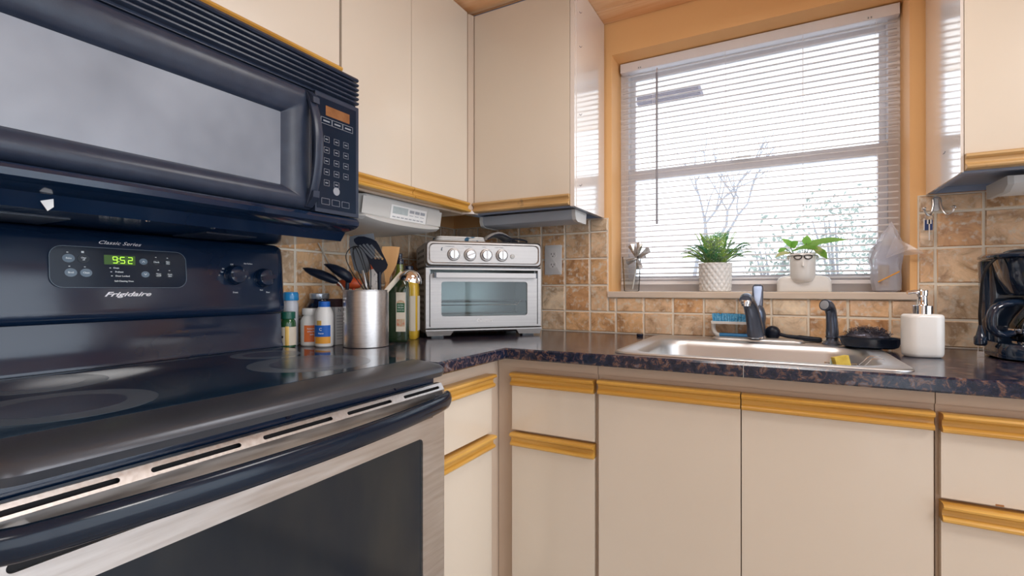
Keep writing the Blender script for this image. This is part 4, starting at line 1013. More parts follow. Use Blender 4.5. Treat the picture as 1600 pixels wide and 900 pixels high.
leaf(bm, P3(.012, .158, -.010), P3(.123, .170, -.022), .040, (0, -.55, .85), .1)
leaf(bm, P3(-.026, .150, -.004), P3(-.066, .184, -.012), .026, (.2, -.8, .6))
leaf(bm, P3(-.036, .156, -.012), P3(-.016, .172, -.02), .024, (0, -.9, .4))
leaf(bm, P3(.008, .160, -.006), P3(.010, .192, -.010), .028, (0, -.95, .2))
leaf(bm, P3(-.052, .150, -.006), P3(-.078, .137, -.012), .022, (0, -.6, .8))
leaf(bm, P3(-.034, .138, -.010), P3(.050, .1385, -.030), .032, (0, -.5, .8), curl=.16)
leaf(bm, P3(.020, .150, .012), P3(.050, .180, .020), .030, (0, -.7, .6))
finish('leaves', bm, 'leaf', fc, ang=60)
bm = BM()
leaf(bm, P3(.030, .146, -.018), P3(.066, .108, -.034), .034, (.5, -.75, .3), curl=.1)
leaf(bm, P3(.008, .146, -.012), P3(.060, .130, -.034), .028, (.1, -.6, .7), curl=.14)
leaf(bm, P3(-.040, .134, -.008), P3(-.086, .118, -.018), .020, (-.3, -.7, .5), curl=.2)
finish('variegated_leaves', bm, 'leaf_pale', fc, ang=60)['label'] = 'yellow-edged drooping leaves'
bm = BM()
for a, b, c_ in ((P3(-.018, .118, -.004), P3(-.032, .135, -.006), P3(-.040, .158, -.010)), (P3(0, .118), P3(.004, .14, -.004), P3(.008, .165, -.008)), (P3(.005, .118), P3(.012, .14, -.006), P3(.016, .158, -.010)), (P3(-.02, .118), P3(-.045, .142, -.005), P3(-.055, .148, -.008)), (P3(-.015, .118), P3(-.04, .134, -.008), P3(-.06, .132, -.01)), (P3(.012, .118), P3(.026, .142, -.012), P3(.034, .146, -.018))):
    tube(bm, smooth_path([a, b, c_], 5), .0014, n=6)
finish('stems', bm, 'stem', fc)
# clear tumbler with a foil flower
tv_ = thing('glass_tumbler', 'clear drinking glass at the left end of the window sill', 'glass', (.832, .048, SZ))
bm = BM(); lathe(bm, [(.026, .0004), (.030, .003), (.033, .060), (.0370, .138), (.0358, .138), (.0318, .060), (.0285, .008), (.001, .006)], (.832, .048, SZ), n=30); finish('shell', bm, 'clear', tv_, ang=60)
ff = thing('foil_pinwheel', 'crumpled silver foil bow on a white stick standing in the left glass', 'foil decoration', (.8445, .050, SZ+.008))
bm = BM(); tube(bm, [(.836, .046, SZ+.0085), (.850, .038, SZ+.075), (.858, .032, SZ+.125)], .0022, n=8); finish('stick', bm, 'whitepl', ff)
bm = BM(); C0 = Vector((.858, .030, SZ+.131))
for (dx, dz, w, dy) in ((-.022, .052, .030, .004), (.008, .058, .026, .012), (.048, .032, .026, -.008), (-.036, -.016, .024, -.010), (.012, -.040, .028, -.004), (.030, .012, .022, .010)):
    d = Vector((dx, dy, dz)); s = d.cross(Vector((0, 1, 0))).normalized()
    a0 = C0-s*.004; a1 = C0+s*.004; t0 = C0+d+s*w*.5; t1 = C0+d-s*w*.5; tm = C0+d*1.1+Vector((0, -.007, 0)); mm = C0+d*.55+Vector((0, -.010, 0)); ml = C0+d*.6+s*w*.38+Vector((0, .004, 0)); mr = C0+d*.6-s*w*.38+Vector((0, .002, 0))
    V = [bm.verts.new(p) for p in (a0, a1, ml, mr, t0, t1, tm, mm)]
    for f in ((0, 1, 7), (1, 2, 7), (0, 7, 3), (2, 4, 7), (4, 6, 7), (6, 5, 7), (5, 3, 7)): bm.faces.new([V[i] for i in f])
bmesh.ops.solidify(bm, geom=bm.faces[:], thickness=.0006)
finish('foil_bow', bm, 'foil', ff, ang=8)
# bagged bottle at the right end
bb = thing('bagged_bottle', 'clear plastic bottle with a printed label at the right end of the sill', 'bottle', (1.648, .040, SZ))
bm = BM(); L = []
for w, d, z, r in ((.052, .034, .0005, .008), (.060, .040, .004, .010), (.060, .040, .018, .010), (.060, .040, .100, .010), (.054, .036, .118, .010), (.030, .024, .134, .010), (.024, .022, .146, .010)): L.append([(1.648+a, .040+b, SZ+z) for a, b in rr(0, 0, w, d, r, 5)])
loft(bm, L); btl = finish('bottle', bm, 'film', bb, ang=50)
bm = BM(); lathe(bm, [(.0125, .146), (.0130, .148), (.0130, .168), (.011, .170), (.001, .170)], (1.648, .040, SZ), n=20); finish('cap', bm, 'whitepl', bb)
bm = BM(); box(bm, 1.624, 1.652, .0185, .0195, SZ+.018, SZ+.085); lb_ = finish('label', bm, 'label', bb)
bm = BM()
frame_ = [(1.624, 1.652, .0178, .0184, SZ+.018, SZ+.0195), (1.624, 1.652, .0178, .0184, SZ+.0835, SZ+.085), (1.6505, 1.652, .0178, .0184, SZ+.018, SZ+.085)]
for k in range(9): frame_.append((1.627, 1.6485, .0178, .0184, SZ+.040+k*.0045, SZ+.0411+k*.0045))
frame_ += [(1.627, 1.636, .0178, .0184, SZ+.023, SZ+.033), (1.639, 1.648, .0178, .0184, SZ+.023, SZ+.033)]
for q in frame_: box(bm, *q)
finish('label_print', bm, 'brownchip', lb_)
bg_ = thing('plastic_bag', 'thin clear plastic bag draped over the bottle on the sill', 'plastic bag', (1.650, .040, SZ))
bm = BM(); rnd = random.Random(12); L = []
for z, w, d, dx, am in ((.006, .072, .052, 0, .0010), (.040, .074, .054, -.002, .003), (.080, .078, .054, -.004, .004), (.105, .082, .052, -.004, .006), (.135, .076, .046, .000, .007), (.160, .060, .038, .006, .006), (.185, .036, .026, .010, .005), (.205, .016, .012, .012, .002), (.222, .003, .003, .012, 0)):
    L.append([(1.648+dx+a+rnd.uniform(-am, am), .034+b*1.0+rnd.uniform(-am, am)*.8-.000, SZ+z+rnd.uniform(-am, am)*.6) for a, b in rr(0, 0, w, d, d*.35, 4)])
loft(bm, L, False, True)
fl = [(1.640, .004, SZ+.105), (1.672, -.004, SZ+.128), (1.694, -.014, SZ+.140), (1.716, -.026, SZ+.128), (1.728, -.030, SZ+.116), (1.690, -.014, SZ+.112), (1.665, .000, SZ+.116)]
vs = [bm.verts.new(p) for p in fl]; vc = bm.verts.new((1.688, -.020, SZ+.126)); vt = bm.verts.new((1.664, .008, SZ+.172))
for i in range(len(vs)): bm.faces.new([vs[i], vs[(i+1) % len(vs)], vc])
bm.faces.new([vs[1], vs[2], vt]); bm.faces.new([vs[0], vs[1], vt]); bm.faces.new([vs[2], vs[3], vt])
for v in bm.verts: v.co.x = min(v.co.x, 1.694) if v.co.y > -.002 else v.co.x
finish('film', bm, 'film', bg_, ang=20)
bm = BM(); prism(bm, [(1.622, .004, SZ+.030), (1.676, .004, SZ+.062), (1.676, .004, SZ+.067), (1.622, .004, SZ+.034)], (0, .0006, 0)); finish('zip_strip', bm, 'label_ye', bg_)['label'] = 'yellow strip on the bag'

# ================================================================ ON THE WALLS
ol = thing('wall_outlet', 'grey-white double socket plate on the tiles right of the toaster oven', 'outlet', (.5165, -.0078, 1.21))
bm = BM(); loft(bm, [[(p[0], -.0078, p[1]) for p in rr(.5165, 1.2100, .077, .124, .004, 4)], [(p[0], -.0115, p[1]) for p in rr(.5165, 1.2100, .077, .124, .004, 4)], [(p[0], -.0135, p[1]) for p in rr(.5165, 1.2100, .071, .118, .003, 4)]]); finish('plate', bm, 'switch', ol)
for z in (1.2325, 1.1885):
    bm = BM(); loft(bm, [[(p[0], -.0133, p[1]) for p in rr(.5165, z, .033, .028, .012, 5)], [(p[0], -.0155, p[1]) for p in rr(.5165, z, .033, .028, .012, 5)]]); sk_ = finish('socket', bm, 'switch', ol)
    for dx in (-.0065, .0065):
        bm = BM(); box(bm, .5165+dx-.0012, .5165+dx+.0012, -.0159, -.0154, z-.002, z+.006); finish('slot', bm, 'slot', sk_)
    bm = BM(); lathe(bm, [(.0024, -.0005), (.0024, 0)], (.5165, -.0154, z-.0075), n=12, ax='y'); finish('ground_hole', bm, 'slot', sk_)
hk = thing('wall_hook', 'double curled metal hook screwed to the tiles right of the window', 'hook', (1.7600, -.0078, 1.335))
bm = BM(); loft(bm, [[(p[0], yy, p[1]) for p in rr(1.7600, 1.3420, .022, .044, .0105, 6)] for yy in (-.0078, -.0105)]); finish('plate', bm, 'steel', hk)
for sx, xe, zb in ((-1, 1.7285, 1.306), (1, 1.7960, 1.3055)):
    bm = BM()
    pts = smooth_path([(1.7600+sx*.001, -.011, 1.3600), (1.7600+sx*.008, -.016, 1.3560), (1.7600+sx*.0085, -.020, 1.338), (1.7600+sx*.013, -.024, 1.318), (1.7600+sx*.020, -.032, zb), (1.7600+sx*.029, -.038, zb+.006), (1.7600+sx*.034, -.040, zb+.020)], 5)
    tube(bm, pts, .0028, n=8); hq = finish('arm', bm, 'steel', hk)
    bm = BM(); sphere(bm, pts[-1], .0050, n=12, m=8); finish('tip', bm, 'steel', hq)
ky = thing('keys', 'keys with a dark blue fob hanging from the left arm of the hook', 'keys', (1.7350, -.040, 1.300))
bm = BM(); tube(bm, [(1.7385+.009*math.cos(a), -.0345+.003*math.sin(a), 1.3000+.009*math.sin(a)) for a in [2*PI*k/16 for k in range(17)]], .0009, n=6); finish('ring', bm, 'chrome', ky)
bm = BM(); box(bm, 1.7280, 1.7460, -.038, -.031, 1.2620, 1.2920); finish('fob', bm, 'keyblue', ky, bev=.003)
bm = BM(); box(bm, 1.7365, 1.7395, -.0395, -.0385, 1.232, 1.2930); box(bm, 1.7325, 1.7435, -.0395, -.0385, 1.280, 1.2930); finish('key', bm, 'chrome', ky)
bm = BM(); box(bm, 1.7245, 1.7275, -.0395, -.0385, 1.262, 1.296); finish('key', bm, 'chrome', ky)
# little wire hooks in the cabinet side facing the window
for i, (y, z) in enumerate(((-.285, 2.058), (-.285, 1.938), (-.285, 1.700), (-.285, 1.452))):
    t = thing('cup_hook', ['tiny wire hook on the left cabinet side, topmost of four', 'tiny wire hook on the left cabinet side, second from top', 'tiny wire hook on the left cabinet side, third from top', 'tiny wire hook on the left cabinet side, lowest of four'][i], 'hook', (.738, y, z), 0, 'wire hooks on the cabinet side')
    bm = BM(); tube(bm, [(.7370, y, z), (.7400, y+.006, z-.004), (.7405, y+.014, z+.001), (.7400, y+.018, z+.006)], .0007, n=5); finish('wire', bm, 'pewter', t)
t = thing('cup_hook', 'tiny wire hook on the right cabinet side facing the window', 'hook', (1.7362, -.20, 1.448))
bm = BM(); tube(bm, [(1.7366, -.19, 1.452), (1.7335, -.197, 1.448), (1.7335, -.208, 1.447), (1.7340, -.215, 1.451)], .0007, n=5); finish('wire', bm, 'pewter', t)

# ================================================================ UNDER THE WALL CABINETS
ub = thing('under_cabinet_light', 'grey strip light under the corner cabinet above the toaster oven', 'strip light', (.47, -.20, ZU))
bm = BM(); prism(bm, [(.325, -.262, 1.3715), (.325, -.262, 1.352), (.325, -.254, 1.338), (.325, -.238, 1.332), (.325, -.155, 1.332), (.325, -.150, 1.3715)], (.375, 0, 0)); finish('housing', bm, 'greypl2', ub)
bm = BM(); prism(bm, [(.700, -.263, 1.3715), (.700, -.263, 1.352), (.700, -.255, 1.336), (.700, -.238, 1.330), (.700, -.153, 1.330), (.700, -.149, 1.3715)], (.014, 0, 0)); finish('end_cap', bm, 'greypl', ub, bev=.002)
bm = BM(); prism(bm, [(.311, -.263, 1.3715), (.311, -.263, 1.352), (.311, -.255, 1.336), (.311, -.238, 1.330), (.311, -.153, 1.330), (.311, -.149, 1.3715)], (.014, 0, 0)); finish('end_cap', bm, 'greypl', ub, bev=.002)
ub = thing('under_cabinet_light', 'pale strip light under the right cabinet at the picture edge', 'strip light', (2.0, -.20, ZU))
bm = BM(); prism(bm, [(1.862, -.225, 1.3715), (1.862, -.225, 1.352), (1.862, -.205, 1.338), (1.862, -.10, 1.338), (1.862, -.09, 1.3715)], (.40, 0, 0)); finish('housing', bm, 'whitepl', ub, bev=.003)
bm = BM(); prism(bm, [(1.850, -.228, 1.3715), (1.850, -.230, 1.350), (1.850, -.205, 1.334), (1.850, -.09, 1.334), (1.850, -.085, 1.3715)], (.012, 0, 0)); finish('end_cap', bm, 'greypl', ub, bev=.003)
# under-cabinet radio
rd = thing('kitchen_radio', 'light grey under-cabinet radio with a display hanging right of the microwave', 'radio', (.17, -.65, 1.30))
bm = BM(); L = []
for t_ in range(21):
    y = -.853+t_/20*(.853-.458); q = abs(t_/20-.5)*2; e = 1-.35*max(0, q-.93)/.07
    zb = 1.2860+.014*q**3; xf = .272*(1 if q < .95 else 1-.10*(q-.95)/.05)
    L.append([(.05, y, 1.3715), (xf+.004, y, 1.3715), (xf+.006, y, 1.366), (xf-.003, y, 1.310+.004*q), (xf+.004, y, 1.304+.004*q), (xf+.004, y, zb+.008), (xf-.010, y, zb), (xf-.06, y, zb-.010+.006*q), (.05, y, zb-.012+.006*q)])
loft(bm, L); finish('body', bm, 'greypl', rd, ang=25)
def rface(z, off=0): t_ = (z-1.310)/(1.366-1.310); return .269+.009*t_+off
def rplate(y0, y1, z0, z1, off, th=.0006):
    b_ = BM(); prism(b_, [(rface(z0, off), y0, z0), (rface(z1, off), y0, z1), (rface(z1, off+th), y0, z1), (rface(z0, off+th), y0, z0)], (0, y1-y0, 0)); return b_
for y0, y1, nm in ((-.846, -.738, 'speaker_grille'), (-.545, -.466, 'speaker_grille')): finish(nm, rplate(y0, y1, 1.3135, 1.3635, .0002, .0012), 'greypl', rd)
fpn = finish('faceplate', rplate(-.7257, -.5509, 1.3120, 1.3560, .0004, .0010), 'palelabel', rd)
finish('display', rplate(-.7165, -.6455, 1.3290, 1.3510, .0014, .0005), 'lcdgrey', fpn)
for k in range(3): finish('button', rplate(-.637+k*.0275, -.615+k*.0275, 1.3390, 1.3480, .0014, .0010), 'greypl2', fpn)
for k in range(8): finish('button', rplate(-.716+k*.0196, -.702+k*.0196, 1.3170, 1.3205, .0014, .0008), 'greypl2', fpn)
finish('lettering', join_bm([rplate(-.637+k*.0275, -.617+k*.0275, 1.3300, 1.3318, .0014, .0003) for k in range(3)]), 'dimprint', fpn)
bm = BM(); box(bm, .2745, .2752, -.72, -.60, 1.3585, 1.3592); finish('slot', bm, 'dimprint', rd)
# cable from the microwave to the corner, along the tiles
cb = thing('power_cord', 'thin pale cable running diagonally down the tiles behind the utensils', 'cord', (.012, -.70, 1.15))
bm = BM(); tube(bm, [(.0125, -.800, 1.262), (.0115, -.76, 1.205), (.0115, -.727, 1.157), (.0115, -.66, 1.06), (.0115, -.60, .99), (.0115, -.56, .930)], .0024, n=8); finish('wire', bm, 'cord', cb)

# ================================================================ TOASTER OVEN (own frame: x to the right, -y to the front)
TA = math.radians(46); TR = Vector((math.cos(TA), math.sin(TA))); TN = Vector((math.sin(TA), -math.cos(TA)))
Fp = Vector((.4090, -.3770)); W_, D_, H_, FT = .434, .290, .346, .017
rt = Fp-TN*(D_/2)
to = thing('toaster_oven', 'stainless countertop toaster oven with four knobs in the corner', 'toaster oven', (rt.x, rt.y, CT), TA)
T = lambda name, bm, m, par=to, **k: finish(name, bm, m, par, world=False, **k)
yf = -D_/2; hw = W_/2
bm = BM()
t_ = .012
for sx in (-1, 1): box(bm, sx*hw-(t_ if sx > 0 else 0), sx*hw+(t_ if sx < 0 else 0), yf+.012, D_/2, FT, FT+.232)
box(bm, -hw, hw, D_/2-.012, D_/2, FT, FT+.232); box(bm, -hw, hw, yf+.020, D_/2, FT, FT+.016)
loft(bm, [[(p[0], yf+.004, p[1]) for p in rr(0, FT+.232+.0485, W_, .097, .018, 5)], [(p[0], D_/2, p[1]) for p in rr(0, FT+.232+.0485, W_, .097, .018, 5)]])
T('body', bm, 'greypl2')
bm = BM()
for i in range(5):
    for j in range(13):
        box(bm, -hw-.0008, -hw+.0002, yf+.055+i*.040+(j % 2)*.0, yf+.070+i*.040, FT+.040+j*.021, FT+.050+j*.021)
T('side_vents', bm, 'slot')
bm = BM()                                            # front frame
fz0, fz1, fz2 = FT+.018, FT+.2325, FT+.329
loft(bm, [[(p[0], y, p[1]) for p in rr(0, (FT+.2385+FT+.329)/2, W_+dx, .0905+dz, .016, 5)] for y, dx, dz in ((yf+.006, 0, 0), (yf-.001, 0, 0), (yf-.006, -.010, -.010), (yf-.0065, -.022, -.020), (yf-.0035, -.030, -.026), (yf-.0035, -.032, -.028))])
cpn = T('control_panel', bm, 'ovensteel', ang=30)
for k, (kx, rot) in enumerate(((-.118, 0), (-.058, 1.2), (.002, 0), (.061, 0))):
    kz = FT+.2800
    bm = BM(); lathe(bm, [(.0225, 0), (.0225, -.004), (.0200, -.0055), (.0185, -.0055)], (kx, yf-.0035, kz), n=32, ax='y'); kb = T('knob', bm, 'ovensteel', cpn)
    bm = BM(); lathe(bm, [(.0170, -.004), (.0165, -.016), (.0145, -.018), (.001, -.018)], (kx, yf-.0035, kz), n=32, ax='y'); T('dial', bm, 'chrome', kb)
    bm = BM(); box(bm, -.0028, .0028, -.0205, -.017, -.0155, .0155); bm.transform(Matrix.Translation((kx, yf-.0035, kz)) @ Matrix.Rotation(rot, 4, 'Y')); T('grip', bm, 'ovensteel', kb, bev=.001)
bm = BM(); lathe(bm, [(.0085, 0), (.0085, -.003), (.007, -.004), (.001, -.004)], (.102, yf-.0035, FT+.277), n=22, ax='y'); T('indicator_lamp', bm, 'greypl', cpn)
fr_ = lambda x, z: ((1, 0, 0), (0, 0, 1), (x, yf-.0040, z))
T('lettering', join_bm([text_bm('TEMPERATURE', .0052, fr_(-.132, FT+.3085)), text_bm('FUNCTION', .0052, fr_(-.066, FT+.3085)), text_bm('TIMER', .0052, fr_(-.006, FT+.3085)), text_bm('TOAST TIMER', .0052, fr_(.050, FT+.3085))]), 'dimprint', cpn)
bm = plate([(-.004, -.006), (.002, -.006), (.0005, 0), (.004, .006), (-.001, .005), (-.003, 0)], [], .0004, fr_(-.160, FT+.299)); T('symbol', bm, 'darkpl', cpn)
bm = BM(); box(bm, -hw+.001, hw-.001, yf+.004, yf+.018, FT+.2330, FT+.2380); T('shadow_gap', bm, 'slot')
bm = plate([(-hw+.001, FT+.018), (hw-.001, FT+.018), (hw-.001, FT+.2320), (-hw+.001, FT+.2320)], [[(-hw+.0135, FT+.0245), (hw-.0135, FT+.0245), (hw-.0135, FT+.2260), (-hw+.0135, FT+.2260)]], .010, ((1, 0, 0), (0, 0, 1), (0, yf+.004, 0))); T('front_frame', bm, 'ovensteel')
bm = plate([(p[0], p[1]) for p in rr(-.001, FT+.1165, W_-.034, .189, .006, 4)], [rr(-.001, FT+.1215, .322, .124, .010, 5)], .008, ((1, 0, 0), (0, 0, 1), (0, yf-.001, 0))); od = T('door', bm, 'ovensteel', bev=.0)
bm = BM(); box(bm, -.1610, .1600, yf-.0005, yf+.0010, FT+.0600, FT+.1830); T('window', bm, 'tintglass', od)
bm = BM(); box(bm, -.184, .184, yf-.034, yf-.022, FT+.197, FT+.214); hh = T('handle', bm, 'ovensteel', od, bev=.003)
for sx in (-1, 1):
    bm = BM(); box(bm, sx*.184-.006, sx*.184+.006, yf-.032, yf-.004, FT+.196, FT+.2145); T('handle_bracket', bm, 'darkpl', hh)
T('brand_lettering', text_bm('Cuisinart', .0150, ((1, 0, 0), (0, 0, 1), (-.004, yf-.0054, FT+.0430)), width=.060, bold=.0002), 'palelabel', od)
bm = BM(); box(bm, -hw+.0125, hw-.0125, D_/2-.030, D_/2-.014, FT+.0165, FT+.2310); box(bm, -hw+.0125, -hw+.020, yf+.02, D_/2-.03, FT+.0165, FT+.2310); box(bm, hw-.020, hw-.0125, yf+.02, D_/2-.03, FT+.0165, FT+.2310); box(bm, -hw+.0125, hw-.0125, yf+.02, D_/2-.03, FT+.2270, FT+.2310)
T('cavity', bm, 'cavity')
bm = BM()
for y_ in (yf+.030, D_/2-.045): tube(bm, [(-.19, y_, FT+.110), (.19, y_, FT+.110)], .0022, n=8)
tube(bm, [(-.19, yf+.03, FT+.098), (.13, yf+.03, FT+.098), (.142, yf+.03, FT+.112), (.152, yf+.03, FT+.112)], .0020, n=8)
for k in range(27): x = -.182+k*.014; tube(bm, [(x, yf+.030, FT+.110), (x, D_/2-.045, FT+.110)], .0013, n=6)
T('wire_rack', bm, 'chrome')
bm = BM()
for y_ in (yf+.05, D_/2-.08): tube(bm, [(-.19, y_, FT+.060), (.19, y_, FT+.060)], .0035, n=8)
T('heating_rods', bm, 'ovensteel')
bm = BM(); prism(bm, [(-hw, yf+.004, FT+.016), (-hw, yf-.006, FT+.013), (-hw, yf-.006, FT+.008), (-hw, yf+.010, FT+.000), (-hw, yf+.03, FT+.000), (-hw, yf+.03, FT+.016)], (W_, 0, 0)); T('base_rail', bm, 'ovensteel')
for sx in (-1, 1):
    bm = BM(); prism(bm, [(sx*hw, yf-.004, FT+.0075), (sx*(hw-.100), yf-.004, FT+.0075), (sx*(hw-.088), yf-.001, FT-.0085), (sx*(hw-.006), yf-.001, FT-.0105)], (0, .030, 0)); T('front_leg', bm, 'ovensteel')
for sx in (-1, 1):
    for y_ in (yf+.035, D_/2-.035):
        bm = BM(); box(bm, sx*(hw-.045)-.022, sx*(hw-.045)+.022, y_-.014, y_+.014, .0004, FT+.001); T('foot', bm, 'darkpl', bev=.003)
def tw(x, y, z): v = WM[to.name] @ Vector((x, y, z)); return (v.x, v.y, v.z)
ZT = FT+.329+.0005
# folded cloth and pot holder lying on the toaster oven
cl_ = thing('folded_towel', 'white folded towel with dark swirls lying on the toaster oven', 'towel', tw(-.07, -.03, ZT), TA)
bm = BM()
for k in range(3):
    loft(bm, [[(a, b, k*.0068+z) for a, b in rr(-.012, .0, .190-.006*k-2*e, .160-2*e, .02, 5)] for z, e in ((0, .003), (.0015, 0), (.0052, 0), (.0067, .003))])
finish('folds', bm, 'cloth', cl_, world=False, ang=50)
ph_ = thing('pot_holder', 'pale quilted pot holder with black edging on the toaster oven', 'pot holder', tw(.098, -.025, ZT), TA)
bm = BM(); L = []
for k in range(11):
    t_ = k/10; x = -.075+.152*t_; zc = .042*math.sin(PI*min(1, t_*1.15+.10))*(1-.35*t_)+.003
    L.append([(x, y_, zc+dz) for y_, dz in ((-.062, 0), (-.050, .006), (0, .009), (.05, .006), (.062, 0), (0.05, -.003), (0, -.002), (-.05, -.003))])
loft(bm, L); q_ = finish('quilt', bm, 'holder', ph_, world=False, ang=60)
bm = BM(); tube(bm, [(-.075+.152*k/10, -.063, .034*math.sin(PI*min(1, k/10*1.15+.10))*(1-.35*k/10)+.004) for k in range(11)], .0034, n=8)
tube(bm, smooth_path([(-.020, -.066, .0035), (.000, -.068, .010), (.025, -.066, .018), (.055, -.066, .017), (.079, -.064, .012), (.080, -.060, .0035)], 4), .0036, n=8)
tube(bm, smooth_path([(.010, -.066, .004), (.028, -.068, .011), (.040, -.066, .004)], 5), .0034, n=8)
finish('piping', bm, 'blacktrim', ph_, world=False)

# ================================================================ COFFEE MAKER
cm_ = thing('coffee_maker', 'glossy black drip coffee maker at the right end of the counter', 'coffee maker', (1.915, -.215, CT))
mx_, my_ = 1.915, -.215
bm = BM(); L = []
for w, d, z in ((.170, .190, .0005), (.186, .206, .005), (.188, .208, .030), (.180, .198, .040), (.150, .160, .042)): L.append([(mx_+a, my_+b, CT+z) for a, b in rr(0, 0, w, d, .070, 8)])
loft(bm, L); finish('base', bm, 'coffee_black', cm_, ang=50)
bm = BM(); lathe(bm, [(.062, .0425), (.062, .0450), (.056, .0455)], (mx_+.003, my_-.018, CT), n=36); finish('warming_plate', bm, 'chrome', cm_)
bm = BM(); loft(bm, [[(mx_+a, my_+b, CT+z) for a, b in rr(0, .072, w, .062, .025, 6)] for z, w in ((.035, .178), (.240, .192), (.248, .190))]); finish('water_tank', bm, 'coffee_black', cm_, ang=50)
bm = BM(); L = []
for w, d, z in ((.115, .118, .158), (.130, .134, .166), (.158, .160, .200), (.176, .178, .240), (.178, .180, .248)): L.append([(mx_+a, my_-.014+b, CT+z) for a, b in rr(0, 0, w, d, w*.42, 8)])
loft(bm, L); finish('filter_basket', bm, 'coffee_black', cm_, ang=50)
bm = BM(); L = []
for w, d, z in ((.205, .215, .2485), (.212, .222, .252), (.212, .222, .257), (.200, .208, .262), (.150, .150, .265)): L.append([(mx_-.002+a, my_+.004+b, CT+z) for a, b in rr(0, 0, w, d, .085, 8)])
loft(bm, L); finish('lid', bm, 'coffee_black', cm_, ang=50)
ca = thing('coffee_carafe', 'glass coffee pot with a black handle standing in the coffee maker', 'coffee pot', (mx_+.003, my_-.018, CT+.046))
kx, ky_ = mx_+.003, my_-.018
bm = BM(); lathe(bm, [(.050, .0462), (.062, .050), (.068, .064), (.0665, .085), (.058, .108), (.046, .126), (.043, .134), (.0415, .134), (.0445, .125), (.056, .108), (.0645, .085), (.066, .064), (.060, .052), (.001, .049)], (kx, ky_, CT), n=40); finish('glass', bm, 'smoke', ca, ang=60)
bm = BM(); lathe(bm, [(.0675, .066), (.0690, .067), (.0685, .076), (.0670, .077)], (kx, ky_, CT), n=40, cap0=False, cap1=False); finish('band', bm, 'chrome', ca)
bm = BM(); lathe(bm, [(.045, .132), (.0475, .134), (.0475, .146), (.044, .152), (.001, .154)], (kx, ky_, CT), n=36); finish('lid', bm, 'coffee_black', ca)
bm = BM(); tube(bm, smooth_path([(kx-.040, ky_-.012, CT+.142), (kx-.075, ky_-.030, CT+.140), (kx-.104, ky_-.042, CT+.128), (kx-.114, ky_-.046, CT+.100), (kx-.110, ky_-.045, CT+.074), (kx-.092, ky_-.038, CT+.062), (kx-.070, ky_-.024, CT+.066)], 6), .0082, n=12, flat=1.4); finish('handle', bm, 'coffee_black', ca)
cc = thing('appliance_cord', 'black cord looping over the left side of the coffee maker', 'cord', (1.812, -.20, CT))
bm = BM(); tube(bm, smooth_path([(1.905, -.215, CT+.2688), (1.870, -.245, CT+.2690), (1.835, -.262, CT+.262), (1.807, -.262, CT+.235), (1.797, -.255, CT+.200), (1.797, -.240, CT+.150), (1.797, -.232, CT+.110), (1.800, -.225, CT+.080)], 6), .0033, n=8); finish('wire', bm, 'wire', cc)
bm = BM(); lathe(bm, [(.010, 0), (.013, .004), (.013, .020), (.009, .026), (.006, .040), (.0036, .052)], (1.800, -.225, CT+.030), n=16)
finish('plug', bm, 'coffee_black', cc)
bm = BM()
for dx in (-.005, .005):
    box(bm, 1.800+dx-.0006, 1.800+dx+.0006, -.228, -.222, CT+.0140, CT+.031)
box(bm, 1.793, 1.807, -.2265, -.2235, CT+.0005, CT+.0145)
finish('prongs', bm, 'chrome', cc)

# ================================================================ BOTTLES BY THE STOVE
def bottle(name, label, cat, x, y, prof, m, parts, n=28, group=None):
    t = thing(name, label, cat, (x, y, CT), 0, group); bm = BM(); lathe(bm, prof, (x, y, CT), n=n); finish('body', bm, m, t, ang=40)
    for nm, pr, mm in parts:
        bm = BM(); lathe(bm, pr, (x, y, CT), n=n); finish(nm, bm, mm, t, ang=30)
    return t
def wraplabel(t, x, y, r, z0, z1, a0, a1, m, name='label', n=14, parent=None):
    bm = BM(); A = [math.radians(a0+(a1-a0)*k/n) for k in range(n+1)]
    lo = [(x+r*math.cos(a), y+r*math.sin(a)) for a in A]; li = [(x+(r-.0008)*math.cos(a), y+(r-.0008)*math.sin(a)) for a in A]
    outl = lo+li[::-1]
    prism(bm, [(a, b, CT+z0) for a, b in outl], (0, 0, z1-z0)); return finish(name, bm, m, parent or t)
CAMA = -42                                           # azimuth (deg) from the bottles toward the room
x, y = .0660, -.9380
t = bottle('vitamin_bottle', 'green-capped vitamin bottle with gold label beside the stove backguard', 'bottle', x, y, [(.019, .0005), (.0215, .003), (.0220, .060), (.0220, .072), (.020, .080), (.0165, .085), (.0165, .088)], 'greenglass',
           [('cap', [(.0205, .086), (.0205, .104), (.0195, .1065), (.001, .1065)], 'greencap')])
l_ = wraplabel(t, x, y, .0228, .008, .062, CAMA-95, CAMA+95, 'label'); wraplabel(t, x, y, .0233, .008, .064, CAMA-14, CAMA+12, 'label_gold', 'gold_panel', 6, l_); wraplabel(t, x, y, .0233, .030, .036, CAMA-70, CAMA-28, 'slot', 'lettering', 6, l_)
x, y = .0325, -.9040
t = bottle('pill_bottle', 'pale bottle with a bright blue cap behind the green-capped one', 'bottle', x, y, [(.021, .0005), (.0225, .003), (.0225, .116), (.0225, .128), (.0195, .136), (.0195, .140)], 'milky',
           [('cap', [(.0225, .139), (.0235, .142), (.0230, .158), (.0205, .1645), (.001, .166)], 'bluecap')])
x, y = .0847, -.8739
t = bottle('medicine_bottle', 'small white medicine bottle with an orange label', 'bottle', x, y, [(.024, .0005), (.0275, .004), (.0280, .070), (.0275, .078), (.0235, .088), (.0190, .093), (.0190, .096)], 'whitepl',
           [('cap', [(.0225, .095), (.0235, .097), (.0235, .113), (.0225, .115), (.001, .115)], 'whitepl')])
l_ = wraplabel(t, x, y, .0288, .014, .064, CAMA-34, CAMA+75, 'label_or')
